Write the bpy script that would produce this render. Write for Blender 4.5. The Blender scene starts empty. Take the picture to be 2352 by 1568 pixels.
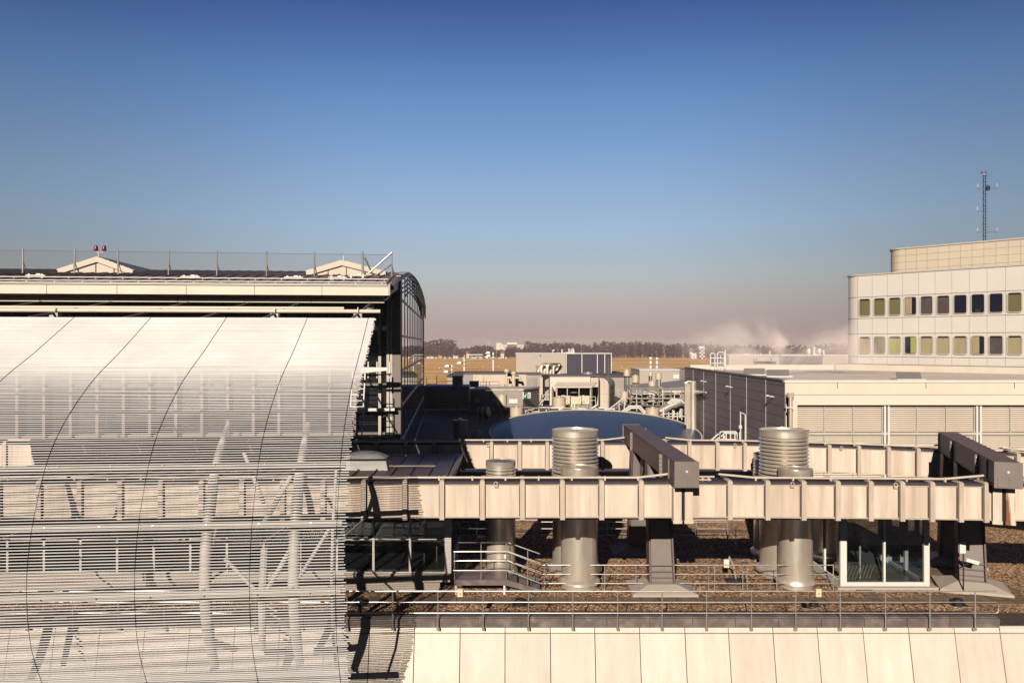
import bpy, bmesh, math, random
from mathutils import Vector, Matrix
random.seed(7)
F = 1750.0; CX = 1176.0; HY = 791.0        # reference frame 2352 x 1568, horizon row 791
def X(px, Y): return (px-CX)/F*Y
def Z(py, Y): return (HY-py)/F*Y
def P(px, py, Y): return Vector((X(px,Y), Y, Z(py,Y)))
scene = bpy.context.scene
COL = scene.collection
R = math.radians

# ------------------------------------------------------------------ mesh builder
class MB:
    def __init__(s): s.v = []; s.f = []
    def add(s, vs, fs):
        o = len(s.v); s.v += [tuple(v) for v in vs]; s.f += [tuple(i+o for i in f) for f in fs]; return s
    def box(s, x0, x1, y0, y1, z0, z1, fn=None):
        vs = [(x,y,z) for z in (z0,z1) for y in (y0,y1) for x in (x0,x1)]
        if fn: vs = [fn(*v) for v in vs]
        return s.add(vs, [(0,2,3,1),(4,5,7,6),(0,1,5,4),(2,6,7,3),(0,4,6,2),(1,3,7,5)])
    def hexa(s, q0, q1):                    # two quads -> solid
        return s.add(list(q0)+list(q1), [(3,2,1,0),(4,5,6,7),(0,1,5,4),(1,2,6,5),(2,3,7,6),(3,0,4,7)])
    def quad(s, a, b, c, d): return s.add([a,b,c,d], [(0,1,2,3)])
    def tube(s, pts, r, n=8, cap=True):
        pts = [Vector(p) for p in pts]; N = len(pts); rings = []
        ref = None
        for i, p in enumerate(pts):
            t = (pts[min(i+1,N-1)]-pts[max(i-1,0)]).normalized()
            if ref is None:
                ref = Vector((0,0,1)) if abs(t.z) < .9 else Vector((1,0,0))
            u = ref - t*ref.dot(t)
            if u.length < 1e-4: u = Vector((0,1,0)) - t*t.y
            u.normalize(); w = t.cross(u); ref = u
            rr = r[i] if isinstance(r,(list,tuple)) else r
            rings.append([p+u*(math.cos(2*math.pi*k/n)*rr)+w*(math.sin(2*math.pi*k/n)*rr) for k in range(n)])
        vs = [v for ring in rings for v in ring]; fs = []
        for i in range(N-1):
            for k in range(n):
                a=i*n+k; b=i*n+(k+1)%n; fs.append((a,b,b+n,a+n))
        if cap: fs.append(tuple(range(n-1,-1,-1))); fs.append(tuple(range((N-1)*n, N*n)))
        return s.add(vs, fs)
    def lathe(s, prof, c, n=40, a0=0, a1=2*math.pi):   # prof: list of (r,z)
        full = abs(a1-a0-2*math.pi) < 1e-6; m = n if full else n+1
        vs = []; fs = []
        for r, z in prof:
            for k in range(m):
                a = a0+(a1-a0)*k/n; vs.append((c[0]+r*math.cos(a), c[1]+r*math.sin(a), c[2]+z))
        for i in range(len(prof)-1):
            for k in range(n):
                b = (k+1)%m; fs.append((i*m+k, i*m+b, (i+1)*m+b, (i+1)*m+k))
        return s.add(vs, fs)
    def prism(s, poly, vec):                # planar polygon swept along vec
        n = len(poly); vec = Vector(vec); A = [Vector(p) for p in poly]; B = [p+vec for p in A]
        return s.add(A+B, [tuple(range(n-1,-1,-1)), tuple(range(n,2*n))]+[(i,(i+1)%n,n+(i+1)%n,n+i) for i in range(n)])
    def grid(s, rows, closed=False):
        m = len(rows[0]); vs = [v for r_ in rows for v in r_]; fs = []
        for i in range(len(rows)-1):
            for k in range(m-1):
                fs.append((i*m+k, i*m+k+1, (i+1)*m+k+1, (i+1)*m+k))
        return s.add(vs, fs)
    def build(s, name, m, parent=None, smooth=True, angle=35, recalc=True):
        me = bpy.data.meshes.new(name); me.from_pydata(s.v, [], s.f)
        if recalc:
            bm = bmesh.new(); bm.from_mesh(me); bmesh.ops.recalc_face_normals(bm, faces=bm.faces); bm.to_mesh(me); bm.free()
        me.update()
        if smooth:
            me.polygons.foreach_set('use_smooth', [True]*len(me.polygons)); me.set_sharp_from_angle(angle=R(angle))
        for q in (m if isinstance(m,(list,tuple)) else [m]): me.materials.append(q)
        o = bpy.data.objects.new(name, me); COL.objects.link(o)
        if parent is not None:
            o.parent = parent
            if parent.type == 'EMPTY': o.location = -parent.location if not parent.get('_loc') else (0,0,0)
        return o

LOCAL = set()
def tag(o, label, cat, group=None, kind=None):
    if label: o['label'] = label
    if cat: o['category'] = cat
    if group: o['group'] = group
    if kind: o['kind'] = kind
    return o
def thing(name, label, cat, loc, group=None):
    o = bpy.data.objects.new(name, None); COL.objects.link(o); o.location = loc; o.empty_display_size = .2
    return tag(o, label, cat, group)
def structure(name, mb, m, **k):
    o = mb.build(name, m, **k); o['kind'] = 'structure'; return o
def kids(o): return [c for c in bpy.data.objects if c.parent == o]
def copy_tree(o, loc=None, label=None, parent=None, rz=None, scale=None):
    c = o.copy(); COL.objects.link(c)
    if parent: c.parent = parent
    if loc is not None: c.location = loc
    if label: c['label'] = label
    if rz is not None: c.rotation_euler = (0,0,rz)
    if scale is not None: c.scale = scale
    for ch in list(o.children): copy_tree(ch, parent=c)
    return c
def at_origin(parts):                       # parts under an Empty at the origin use local coordinates
    return parts

# ------------------------------------------------------------------ materials
def mat(name, col, rough=.6, metal=0.0, var=.12, vscale=1.5, stretch=(1,1,1), bump=0.0, bscale=20, spec=.5, col2=None, c2scale=3, c2lo=.5, c2hi=.7, coord='Object', island=0.0):
    m = bpy.data.materials.new(name); m.use_nodes = True; nt = m.node_tree; b = nt.nodes['Principled BSDF']
    b.inputs['Roughness'].default_value = rough; b.inputs['Metallic'].default_value = metal
    b.inputs['Specular IOR Level'].default_value = spec
    tc = nt.nodes.new('ShaderNodeTexCoord'); mp = nt.nodes.new('ShaderNodeMapping'); nt.links.new(tc.outputs[coord], mp.inputs['Vector'])
    mp.inputs['Scale'].default_value = stretch
    n = nt.nodes.new('ShaderNodeTexNoise'); n.inputs['Scale'].default_value = vscale; n.inputs['Detail'].default_value = 6; n.inputs['Roughness'].default_value = .65
    nt.links.new(mp.outputs[0], n.inputs['Vector'])
    mr = nt.nodes.new('ShaderNodeMapRange'); mr.inputs['From Min'].default_value=.3; mr.inputs['From Max'].default_value=.7
    mr.inputs['To Min'].default_value = 1-var; mr.inputs['To Max'].default_value = 1+var*.6
    nt.links.new(n.outputs['Fac'], mr.inputs['Value'])
    src = None
    if col2:
        n2 = nt.nodes.new('ShaderNodeTexNoise'); n2.inputs['Scale'].default_value = c2scale; n2.inputs['Detail'].default_value = 5
        nt.links.new(mp.outputs[0], n2.inputs['Vector'])
        r2 = nt.nodes.new('ShaderNodeMapRange'); r2.inputs['From Min'].default_value=c2lo; r2.inputs['From Max'].default_value=c2hi
        nt.links.new(n2.outputs['Fac'], r2.inputs['Value'])
        mx = nt.nodes.new('ShaderNodeMix'); mx.data_type='RGBA'; mx.inputs[6].default_value=(*col,1); mx.inputs[7].default_value=(*col2,1)
        nt.links.new(r2.outputs[0], mx.inputs[0]); src = mx.outputs[2]
    vm = nt.nodes.new('ShaderNodeVectorMath'); vm.operation='SCALE'
    if src: nt.links.new(src, vm.inputs[0])
    else: vm.inputs[0].default_value = col
    if island:
        ge = nt.nodes.new('ShaderNodeNewGeometry'); ir = nt.nodes.new('ShaderNodeMapRange'); ir.inputs['To Min'].default_value=1-island; ir.inputs['To Max'].default_value=1+island*.6
        nt.links.new(ge.outputs['Random Per Island'], ir.inputs['Value']); im = nt.nodes.new('ShaderNodeMath'); im.operation='MULTIPLY'; nt.links.new(mr.outputs[0], im.inputs[0]); nt.links.new(ir.outputs[0], im.inputs[1]); nt.links.new(im.outputs[0], vm.inputs['Scale'])
    else: nt.links.new(mr.outputs[0], vm.inputs['Scale'])
    nt.links.new(vm.outputs[0], b.inputs['Base Color'])
    rr = nt.nodes.new('ShaderNodeMapRange'); rr.inputs['To Min'].default_value = max(0.02,rough-.08); rr.inputs['To Max'].default_value = min(1,rough+.1)
    nt.links.new(n.outputs['Fac'], rr.inputs['Value']); nt.links.new(rr.outputs[0], b.inputs['Roughness'])
    if bump:
        nb = nt.nodes.new('ShaderNodeTexNoise'); nb.inputs['Scale'].default_value = bscale; nb.inputs['Detail'].default_value = 4
        nt.links.new(tc.outputs[coord], nb.inputs['Vector'])
        bp = nt.nodes.new('ShaderNodeBump'); bp.inputs['Strength'].default_value = bump; bp.inputs['Distance'].default_value=.05
        nt.links.new(nb.outputs['Fac'], bp.inputs['Height']); nt.links.new(bp.outputs[0], b.inputs['Normal'])
    return m
def mat_glass(name, tint, refl=.08, trans=.6, rough=.02):     # reflective tinted pane
    m = bpy.data.materials.new(name); m.use_nodes = True; nt = m.node_tree; nt.nodes.clear()
    out = nt.nodes.new('ShaderNodeOutputMaterial'); tr = nt.nodes.new('ShaderNodeBsdfTransparent'); gl = nt.nodes.new('ShaderNodeBsdfGlossy'); df = nt.nodes.new('ShaderNodeBsdfDiffuse')
    tr.inputs[0].default_value = (*tint,1); gl.inputs['Roughness'].default_value = rough; gl.inputs[0].default_value=(.9,.92,.95,1)
    df.inputs[0].default_value = (.01,.012,.016,1)
    m1 = nt.nodes.new('ShaderNodeMixShader'); m1.inputs[0].default_value = trans; nt.links.new(df.outputs[0], m1.inputs[1]); nt.links.new(tr.outputs[0], m1.inputs[2])
    fr = nt.nodes.new('ShaderNodeFresnel'); fr.inputs[0].default_value = 1.5
    ad = nt.nodes.new('ShaderNodeMath'); ad.operation='ADD'; ad.use_clamp=True; ad.inputs[1].default_value = refl; nt.links.new(fr.outputs[0], ad.inputs[0])
    tcn = nt.nodes.new('ShaderNodeTexCoord'); nn = nt.nodes.new('ShaderNodeTexNoise'); nn.inputs['Scale'].default_value=.35
    nt.links.new(tcn.outputs['Object'], nn.inputs['Vector'])
    bp = nt.nodes.new('ShaderNodeBump'); bp.inputs['Strength'].default_value=.03; bp.inputs['Distance'].default_value=.02
    nt.links.new(nn.outputs['Fac'], bp.inputs['Height']); nt.links.new(bp.outputs[0], gl.inputs['Normal'])
    m2 = nt.nodes.new('ShaderNodeMixShader'); nt.links.new(ad.outputs[0], m2.inputs[0]); nt.links.new(m1.outputs[0], m2.inputs[1]); nt.links.new(gl.outputs[0], m2.inputs[2])
    nt.links.new(m2.outputs[0], out.inputs[0]); return m
M = {}
M['cream'] = mat('cream_panel', (.80,.69,.57), .5, 0, .10, .5, (1,1,.25))
M['facade'] = mat('facade_panel', (.78,.69,.59), .40, 0, .13, 1.6, (1.4,1,.16), island=.10, bump=.015, bscale=.8)
M['seam'] = mat('panel_seam', (.06,.05,.05), .8)
M['girder'] = mat('girder_paint', (.77,.645,.53), .5, 0, .28, 2.6, (1,1,.07), col2=(.62,.49,.385), c2scale=1.1, c2lo=.45, c2hi=.7)
M['rib'] = mat('rib_paint', (.60,.49,.40), .5, 0, .18, 2.5, (1,1,.3))
M['girder_top'] = mat('girder_top', (.055,.045,.05), .6, 0, .3, 2)
M['slat'] = mat('slat_aluminium', (.78,.765,.775), .36, 0, .12, .5, island=.12)
M['cord'] = mat('black_cord', (.02,.02,.02), .8)
M['white'] = mat('white_metal', (.80,.77,.72), .4, 0, .08, 1.5)
M['steel'] = mat('galvanised_steel', (.86,.77,.66), .36, .68, .2, 1.6, (1,1,.25))
M['rail'] = mat('railing_steel', (.60,.57,.54), .38, .7, .1, 4)
M['mast'] = mat('mast_paint', (.56,.52,.47), .45, 0, .12, 2)
M['brown'] = mat('brown_paint', (.155,.10,.10), .55, 0, .2, 1.6)
M['endcap'] = mat('grey_brown_plate', (.22,.185,.165), .5, 0, .10, 2)
M['dark'] = mat('dark_metal', (.03,.028,.032), .5, 0, .3, 2)
M['roofdark'] = mat('standing_seam_roof', (.21,.145,.15), .5, 0, .2, 1.2)
M['plantroof'] = mat('plant_roof', (.12,.10,.09), .85, 0, .35, .6, bump=.3)
M['kerb'] = mat('kerb_metal', (.17,.14,.13), .5, .1, .3, 1.5, col2=(.28,.24,.21), c2scale=2.5)
M['darkwall'] = mat('dark_cladding', (.235,.195,.205), .5, .1, .10, .5)
M['darkblue'] = mat('dark_blue_cladding', (.05,.043,.072), .5, .1, .10, .5)
M['light_clad'] = mat('light_cladding', (.50,.43,.37), .55, 0, .06, .4)
M['beige'] = mat('beige_unit', (.66,.56,.45), .5, 0, .14, .8, (1,1,.3))
M['tank'] = mat('cream_tank', (.70,.60,.45), .45, .1, .14, 1.2, (1,1,.3))
M['corrugated'] = mat('corrugated_metal', (.40,.35,.31), .5, .2, .14, .8)
M['greyclad'] = mat('grey_duct', (.34,.32,.30), .45, .3, .10, .8)
M['yellowwall'] = mat('pale_yellow_wall', (.78,.68,.45), .6, 0, .08, 1)
M['roofpale'] = mat('pale_roof_sheet', (.90,.77,.66), .7, 0, .14, .25)
M['bluedome'] = mat('blue_dome_panel', (.035,.06,.12), .32, 0, .10, .35)
M['redlamp'] = mat('red_lamp', (.20,.006,.03), .3)
M['tower'] = mat('tower_panel', (.86,.80,.73), .32, .15, .05, .25)
M['penthouse'] = mat('penthouse_tile', (.68,.58,.45), .5, 0, .05, .5)
M['blind'] = mat('olive_blind', (.18,.16,.075), .12, 0, .15, .8, (1,1,.1))
M['blind_tan'] = mat('tan_curtain', (.40,.33,.20), .12, 0, .15, 3, (1,1,.05))
M['blind_green'] = mat('lime_curtain', (.40,.39,.13), .12, 0, .2, 3, (1,1,.05))
M['pane_dark'] = mat('dark_pane', (.012,.012,.03), .06, 0, .2, 1, spec=.8)
M['pane_grey'] = mat('grey_pane', (.10,.085,.08), .12, 0, .3, .8, spec=.8)
M['stripe'] = mat('stripe_blind', (.16,.11,.07), .7)
M['rust'] = mat('rust_streaked_paint', (.72,.60,.47), .5, 0, .15, 2, (1,1,.12), col2=(.24,.085,.02), c2scale=3.0, c2lo=.50, c2hi=.58)
M['floor_in'] = mat('lobby_floor', (.12,.125,.125), .25, 0, .1, 1)
M['greenpanel'] = mat('pale_green_panel', (.34,.38,.24), .6, 0, .08, 1)
M['black'] = mat('matt_black', (.008,.008,.01), .7)
M['tan_house'] = mat('far_render', (.78,.70,.58), .6, 0, .05, .05)
M['red_tile'] = mat('far_tile', (.30,.14,.09), .8, 0, .1, .1)
M['sign_green'] = mat('sign_green', (.01,.10,.06), .5, 0, .05, 2)
M['yellow'] = mat('yellow_paint', (.62,.42,.03), .5, 0, .1, 2)
M['glass_dark'] = mat_glass('hall_glass', (.25,.3,.36), .10, .25)
M['glass_clear'] = mat_glass('lobby_glass', (.60,.65,.66), .02, .92)
M['glass_end'] = mat_glass('end_wall_glass', (.3,.33,.38), .30, .12)
# gravel
def gravel_mat():
    m = bpy.data.materials.new('gravel'); m.use_nodes = True; nt = m.node_tree; b = nt.nodes['Principled BSDF']; b.inputs['Roughness'].default_value=.9
    tc = nt.nodes.new('ShaderNodeTexCoord'); v = nt.nodes.new('ShaderNodeTexVoronoi'); v.inputs['Scale'].default_value = 14
    nz = nt.nodes.new('ShaderNodeTexNoise'); nz.inputs['Scale'].default_value = 7; nz.inputs['Detail'].default_value=3
    mixv = nt.nodes.new('ShaderNodeVectorMath'); mixv.operation='ADD'
    sc = nt.nodes.new('ShaderNodeVectorMath'); sc.operation='SCALE'; sc.inputs['Scale'].default_value=.12
    nt.links.new(tc.outputs['Object'], nz.inputs['Vector']); nt.links.new(nz.outputs['Color'], sc.inputs[0]); nt.links.new(tc.outputs['Object'], mixv.inputs[0]); nt.links.new(sc.outputs[0], mixv.inputs[1]); nt.links.new(mixv.outputs[0], v.inputs['Vector'])
    rp = nt.nodes.new('ShaderNodeValToRGB'); cr = rp.color_ramp
    cr.elements[0].position=0; cr.elements[0].color=(.06,.035,.025,1); cr.elements[1].position=1; cr.elements[1].color=(1,.72,.44,1)
    e=cr.elements.new(.35); e.color=(.31,.155,.085,1); e=cr.elements.new(.65); e.color=(.62,.35,.18,1)
    sx = nt.nodes.new('ShaderNodeSeparateColor'); nt.links.new(v.outputs['Color'], sx.inputs[0]); nt.links.new(sx.outputs[0], rp.inputs[0])
    big = nt.nodes.new('ShaderNodeTexNoise'); big.inputs['Scale'].default_value=.7; big.inputs['Detail'].default_value=5; nt.links.new(tc.outputs['Object'], big.inputs['Vector'])
    mr = nt.nodes.new('ShaderNodeMapRange'); mr.inputs['From Min'].default_value=.3; mr.inputs['From Max'].default_value=.7; mr.inputs['To Min'].default_value=.7; mr.inputs['To Max'].default_value=1.2; nt.links.new(big.outputs['Fac'], mr.inputs['Value'])
    vm = nt.nodes.new('ShaderNodeVectorMath'); vm.operation='SCALE'; nt.links.new(rp.outputs[0], vm.inputs[0]); nt.links.new(mr.outputs[0], vm.inputs['Scale']); nt.links.new(vm.outputs[0], b.inputs['Base Color'])
    bp = nt.nodes.new('ShaderNodeBump'); bp.inputs['Strength'].default_value=1; bp.inputs['Distance'].default_value=.08; bp.invert=True
    nt.links.new(v.outputs['Distance'], bp.inputs['Height']); nt.links.new(bp.outputs[0], b.inputs['Normal'])
    return m
M['gravel'] = gravel_mat()
def brick_mat(name, c1, c2, mortar, w, h, rot=0, offset=.0, lo=.65, hi=1.25):
    m = bpy.data.materials.new(name); m.use_nodes = True; nt = m.node_tree; b = nt.nodes['Principled BSDF']; b.inputs['Roughness'].default_value=.85
    tc = nt.nodes.new('ShaderNodeTexCoord'); mp = nt.nodes.new('ShaderNodeMapping'); mp.inputs['Rotation'].default_value=(0,0,rot); nt.links.new(tc.outputs['Object'], mp.inputs[0])
    br = nt.nodes.new('ShaderNodeTexBrick'); br.offset = offset; br.inputs['Scale'].default_value=1; br.inputs['Brick Width'].default_value=w; br.inputs['Row Height'].default_value=h; br.inputs['Mortar Size'].default_value=.02
    br.inputs['Color1'].default_value=(*c1,1); br.inputs['Color2'].default_value=(*c2,1); br.inputs['Mortar'].default_value=(*mortar,1)
    nt.links.new(mp.outputs[0], br.inputs['Vector'])
    nz = nt.nodes.new('ShaderNodeTexNoise'); nz.inputs['Scale'].default_value=3; nz.inputs['Detail'].default_value=6; nt.links.new(tc.outputs['Object'], nz.inputs['Vector'])
    mr = nt.nodes.new('ShaderNodeMapRange'); mr.inputs['From Min'].default_value=.3; mr.inputs['From Max'].default_value=.7; mr.inputs['To Min'].default_value=lo; mr.inputs['To Max'].default_value=hi; nt.links.new(nz.outputs['Fac'], mr.inputs['Value'])
    vm = nt.nodes.new('ShaderNodeVectorMath'); vm.operation='SCALE'; nt.links.new(br.outputs['Color'], vm.inputs[0]); nt.links.new(mr.outputs[0], vm.inputs['Scale']); nt.links.new(vm.outputs[0], b.inputs['Base Color'])
    return m
M['paver'] = brick_mat('concrete_paver', (.27,.185,.12), (.22,.15,.10), (.07,.045,.03), .72, .66)
M['edging'] = brick_mat('dark_edging', (.10,.075,.07), (.13,.10,.09), (.04,.03,.03), .3, .1, 0, .5)
def field_mat():
    m = bpy.data.materials.new('dry_grass'); m.use_nodes = True; nt = m.node_tree; b = nt.nodes['Principled BSDF']; b.inputs['Roughness'].default_value=.95; b.inputs['Specular IOR Level'].default_value=.1
    tc = nt.nodes.new('ShaderNodeTexCoord'); mp = nt.nodes.new('ShaderNodeMapping'); mp.inputs['Scale'].default_value=(.004,.02,1); nt.links.new(tc.outputs['Object'], mp.inputs[0])
    nz = nt.nodes.new('ShaderNodeTexNoise'); nz.inputs['Scale'].default_value=1.0; nz.inputs['Detail'].default_value=9; nz.inputs['Roughness'].default_value=.6; nt.links.new(mp.outputs[0], nz.inputs['Vector'])
    rp = nt.nodes.new('ShaderNodeValToRGB'); cr=rp.color_ramp; cr.elements[0].position=.3; cr.elements[0].color=(.60,.32,.11,1); cr.elements[1].position=.72; cr.elements[1].color=(1,.66,.30,1)
    e=cr.elements.new(.5); e.color=(.90,.52,.19,1)
    nt.links.new(nz.outputs['Fac'], rp.inputs[0])
    n2 = nt.nodes.new('ShaderNodeTexNoise'); n2.inputs['Scale'].default_value=.15; n2.inputs['Detail'].default_value=8; nt.links.new(tc.outputs['Object'], n2.inputs['Vector'])
    mr = nt.nodes.new('ShaderNodeMapRange'); mr.inputs['From Min'].default_value=.3; mr.inputs['From Max'].default_value=.7; mr.inputs['To Min'].default_value=.8; mr.inputs['To Max'].default_value=1.15; nt.links.new(n2.outputs['Fac'], mr.inputs['Value'])
    vm = nt.nodes.new('ShaderNodeVectorMath'); vm.operation='SCALE'; nt.links.new(rp.outputs[0], vm.inputs[0]); nt.links.new(mr.outputs[0], vm.inputs['Scale']); nt.links.new(vm.outputs[0], b.inputs['Base Color'])
    return m
M['field'] = field_mat()
M['asphalt'] = mat('apron_asphalt', (.05,.048,.05), .9, 0, .3, .3)
M['tarmac'] = mat('taxiway_concrete', (.52,.42,.30), .9, 0, .15, .05)
M['twig'] = mat('bare_twigs', (.066,.034,.050), .9, 0, .35, .08)
M['net'] = bpy.data.materials.new('fine_net'); M['net'].use_nodes = True
_nt = M['net'].node_tree; _nt.nodes.clear(); _o=_nt.nodes.new('ShaderNodeOutputMaterial'); _t=_nt.nodes.new('ShaderNodeBsdfTransparent'); _d=_nt.nodes.new('ShaderNodeBsdfDiffuse'); _d.inputs[0].default_value=(.16,.14,.14,1)
_x=_nt.nodes.new('ShaderNodeMixShader'); _x.inputs[0].default_value=.16; _nt.links.new(_t.outputs[0],_x.inputs[1]); _nt.links.new(_d.outputs[0],_x.inputs[2]); _nt.links.new(_x.outputs[0],_o.inputs[0])

# ------------------------------------------------------------------ camera, sun, sky
cam = bpy.data.cameras.new('camera'); cam.sensor_width = 36; cam.lens = 36*F/2352; cam.shift_y = 7/2352; cam.clip_end = 20000; cam.clip_start=.1
co = bpy.data.objects.new('camera', cam); COL.objects.link(co); co.location=(0,0,0); co.rotation_euler=(R(90),0,0); scene.camera = co
SUN_AZ = 14.0; SUN_EL = 24.0
L = Vector((math.sin(R(SUN_AZ))*math.cos(R(SUN_EL)), math.cos(R(SUN_AZ))*math.cos(R(SUN_EL)), -math.sin(R(SUN_EL))))
sl = bpy.data.lights.new('sun','SUN'); sl.energy = 5.0; sl.angle = R(.35); sl.color=(1,.88,.74)
so = bpy.data.objects.new('sun', sl); COL.objects.link(so); so.rotation_euler = L.to_track_quat('-Z','Y').to_euler(); so.location=(-20,-40,40)
w = bpy.data.worlds.new('World'); scene.world = w; w.use_nodes = True; nt = w.node_tree; bg = nt.nodes['Background']
sky = nt.nodes.new('ShaderNodeTexSky'); sky.sky_type='NISHITA'; sky.sun_disc=False; sky.sun_elevation=R(SUN_EL); sky.sun_rotation=R(180+SUN_AZ); sky.air_density=1; sky.dust_density=1; sky.ozone_density=2
tc = nt.nodes.new('ShaderNodeTexCoord'); sep = nt.nodes.new('ShaderNodeSeparateXYZ'); nt.links.new(tc.outputs['Generated'], sep.inputs[0])
rp = nt.nodes.new('ShaderNodeValToRGB'); cr = rp.color_ramp      # sky colour by elevation: hazy winter air in view, zenith purpled to tint shadows (x10, background strength .1)
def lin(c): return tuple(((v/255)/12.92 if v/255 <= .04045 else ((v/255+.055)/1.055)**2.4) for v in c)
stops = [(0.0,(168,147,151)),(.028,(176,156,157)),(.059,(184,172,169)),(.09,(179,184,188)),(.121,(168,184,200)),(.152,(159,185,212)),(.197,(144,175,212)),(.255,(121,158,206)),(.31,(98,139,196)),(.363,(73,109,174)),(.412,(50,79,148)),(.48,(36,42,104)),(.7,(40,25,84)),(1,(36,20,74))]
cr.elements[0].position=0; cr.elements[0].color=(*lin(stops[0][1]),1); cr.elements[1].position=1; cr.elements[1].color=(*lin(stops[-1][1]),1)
for p_, c_ in stops[1:-1]:
    e = cr.elements.new(p_); e.color=(*lin(c_),1)
nt.links.new(sep.outputs[2], rp.inputs[0])
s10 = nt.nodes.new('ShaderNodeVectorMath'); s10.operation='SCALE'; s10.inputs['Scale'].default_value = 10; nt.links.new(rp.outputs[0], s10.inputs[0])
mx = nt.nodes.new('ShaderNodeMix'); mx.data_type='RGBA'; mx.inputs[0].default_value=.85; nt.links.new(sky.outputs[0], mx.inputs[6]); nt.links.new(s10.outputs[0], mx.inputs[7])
az = nt.nodes.new('ShaderNodeMapRange'); az.inputs['From Min'].default_value=-.35; az.inputs['From Max'].default_value=.45; az.inputs['To Min'].default_value=.20; az.inputs['To Max'].default_value=1.0   # unseen sky behind the camera dimmed to deepen the shadows
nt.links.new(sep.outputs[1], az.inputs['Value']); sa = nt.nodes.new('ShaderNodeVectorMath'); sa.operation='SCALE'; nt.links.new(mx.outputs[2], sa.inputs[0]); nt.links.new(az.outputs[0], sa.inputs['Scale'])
ax = nt.nodes.new('ShaderNodeMath'); ax.operation='ABSOLUTE'; nt.links.new(sep.outputs[0], ax.inputs[0])     # vignette put into the sky colour: darker to both sides of the view
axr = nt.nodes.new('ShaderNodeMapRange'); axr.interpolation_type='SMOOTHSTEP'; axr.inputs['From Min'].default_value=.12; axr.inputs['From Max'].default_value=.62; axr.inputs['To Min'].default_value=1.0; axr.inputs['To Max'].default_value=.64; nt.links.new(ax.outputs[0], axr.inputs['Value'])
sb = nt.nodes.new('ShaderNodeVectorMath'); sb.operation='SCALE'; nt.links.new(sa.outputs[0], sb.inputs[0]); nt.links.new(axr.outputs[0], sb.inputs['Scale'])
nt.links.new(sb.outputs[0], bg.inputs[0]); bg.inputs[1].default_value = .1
scene.view_settings.view_transform='Standard'; scene.view_settings.look='None'; scene.view_settings.exposure=0; scene.view_settings.gamma=1; scene.view_settings.use_curve_mapping=False
scene.cycles.diffuse_bounces=0; scene.cycles.volume_bounces=3; scene.cycles.transparent_max_bounces=16
# ================================================================== FOREGROUND ROOF
ZR = -10.0                                   # gravel roof level (camera eye is z = 0)
annex = thing('terminal_annex', 'flat gravel-roofed annex with cream panel facade along the bottom', 'building', (4,30,-22))
b = MB(); b.box(-30,32,26.62,43.5,-21,ZR); b.build('gravel_bed', M['gravel'], annex, smooth=False)
b = MB(); b.box(-30,15.9,29.46,30.12,ZR-.02,ZR+.03); b.box(14.0,14.66,30.14,36.5,ZR-.02,ZR+.026); b.box(15.92,30,29.3,30.4,ZR-.02,ZR+.028)
b.box(18.3,18.95,30.42,43.2,ZR-.02,ZR+.024); b.box(-6,14,40.4,41.1,ZR-.02,ZR+.03)
b.build('paver_path', M['paver'], annex, smooth=False)
b = MB(); b.box(-30,16.6,25.93,26.6,-9.62,-9.32); b.box(-30,16.6,26.58,26.66,-10,-9.36); b.box(-30,16.55,26.0,26.25,-9.32,-9.285)
b.build('kerb', M['kerb'], annex, smooth=False)
b = MB()
for k in range(31): xx = -28.9+k*1.46; b.box(xx,xx+.015,25.915,26.62,-9.6,-9.314)
b.build('kerb_joint', M['seam'], annex, smooth=False)
b = MB(); b.box(16.62,32,26.2,28.3,-10.1,-9.955); b.build('edging', M['edging'], annex, smooth=False)
b = MB(); b.box(16.62,32,25.95,26.18,-9.75,-9.66); b.build('white_edge_strip', M['white'], annex, smooth=False)
# facade panels
seam_px = [952,1057,1160,1264,1366,1469,1573,1673,1775,1877,1982,2087,2192,2296]
sx = [X(p,25.95) for p in seam_px]; st = 1.53
while sx[0] > -28: sx.insert(0, sx[0]-st)
while sx[-1] < 31: sx.append(sx[-1]+st)
prof_top = [(25.99,-9.6),(25.93,-9.80)]
prof = [(25.925,-9.83),(25.80,-10.4),(25.66,-11.0),(25.53,-11.6),(25.42,-12.3),(25.35,-13.2),(25.3,-15),(25.3,-21.5)]
def fac(mb, x0, x1, pr, back=.05):
    f = [[(x0,y,z) for y,z in pr],[(x1,y,z) for y,z in pr]]
    g = [[(x0,y+back,z) for y,z in pr],[(x1,y+back,z) for y,z in pr]]
    mb.grid(f); mb.grid(g); n=len(pr)
    for r0, r1 in ((f[0],g[0]),(f[1],g[1])): mb.grid([r0,r1])
    mb.quad(f[0][0],f[1][0],g[1][0],g[0][0])
b = MB(); t = MB()
for a, c in zip(sx[:-1], sx[1:]):
    dy = random.uniform(-.006,.006)
    fac(b, a+.014, c-.014, [(y+dy,z) for y,z in prof]); fac(t, a+.012, c-.012, prof_top)
b.build('facade_panel', M['facade'], annex); t.build('coping', M['facade'], annex)
b = MB(); b.grid([[(x,y+.09,z) for y,z in prof_top+prof] for x in (-29,32)]); b.build('facade_backing', M['seam'], annex)

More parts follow.
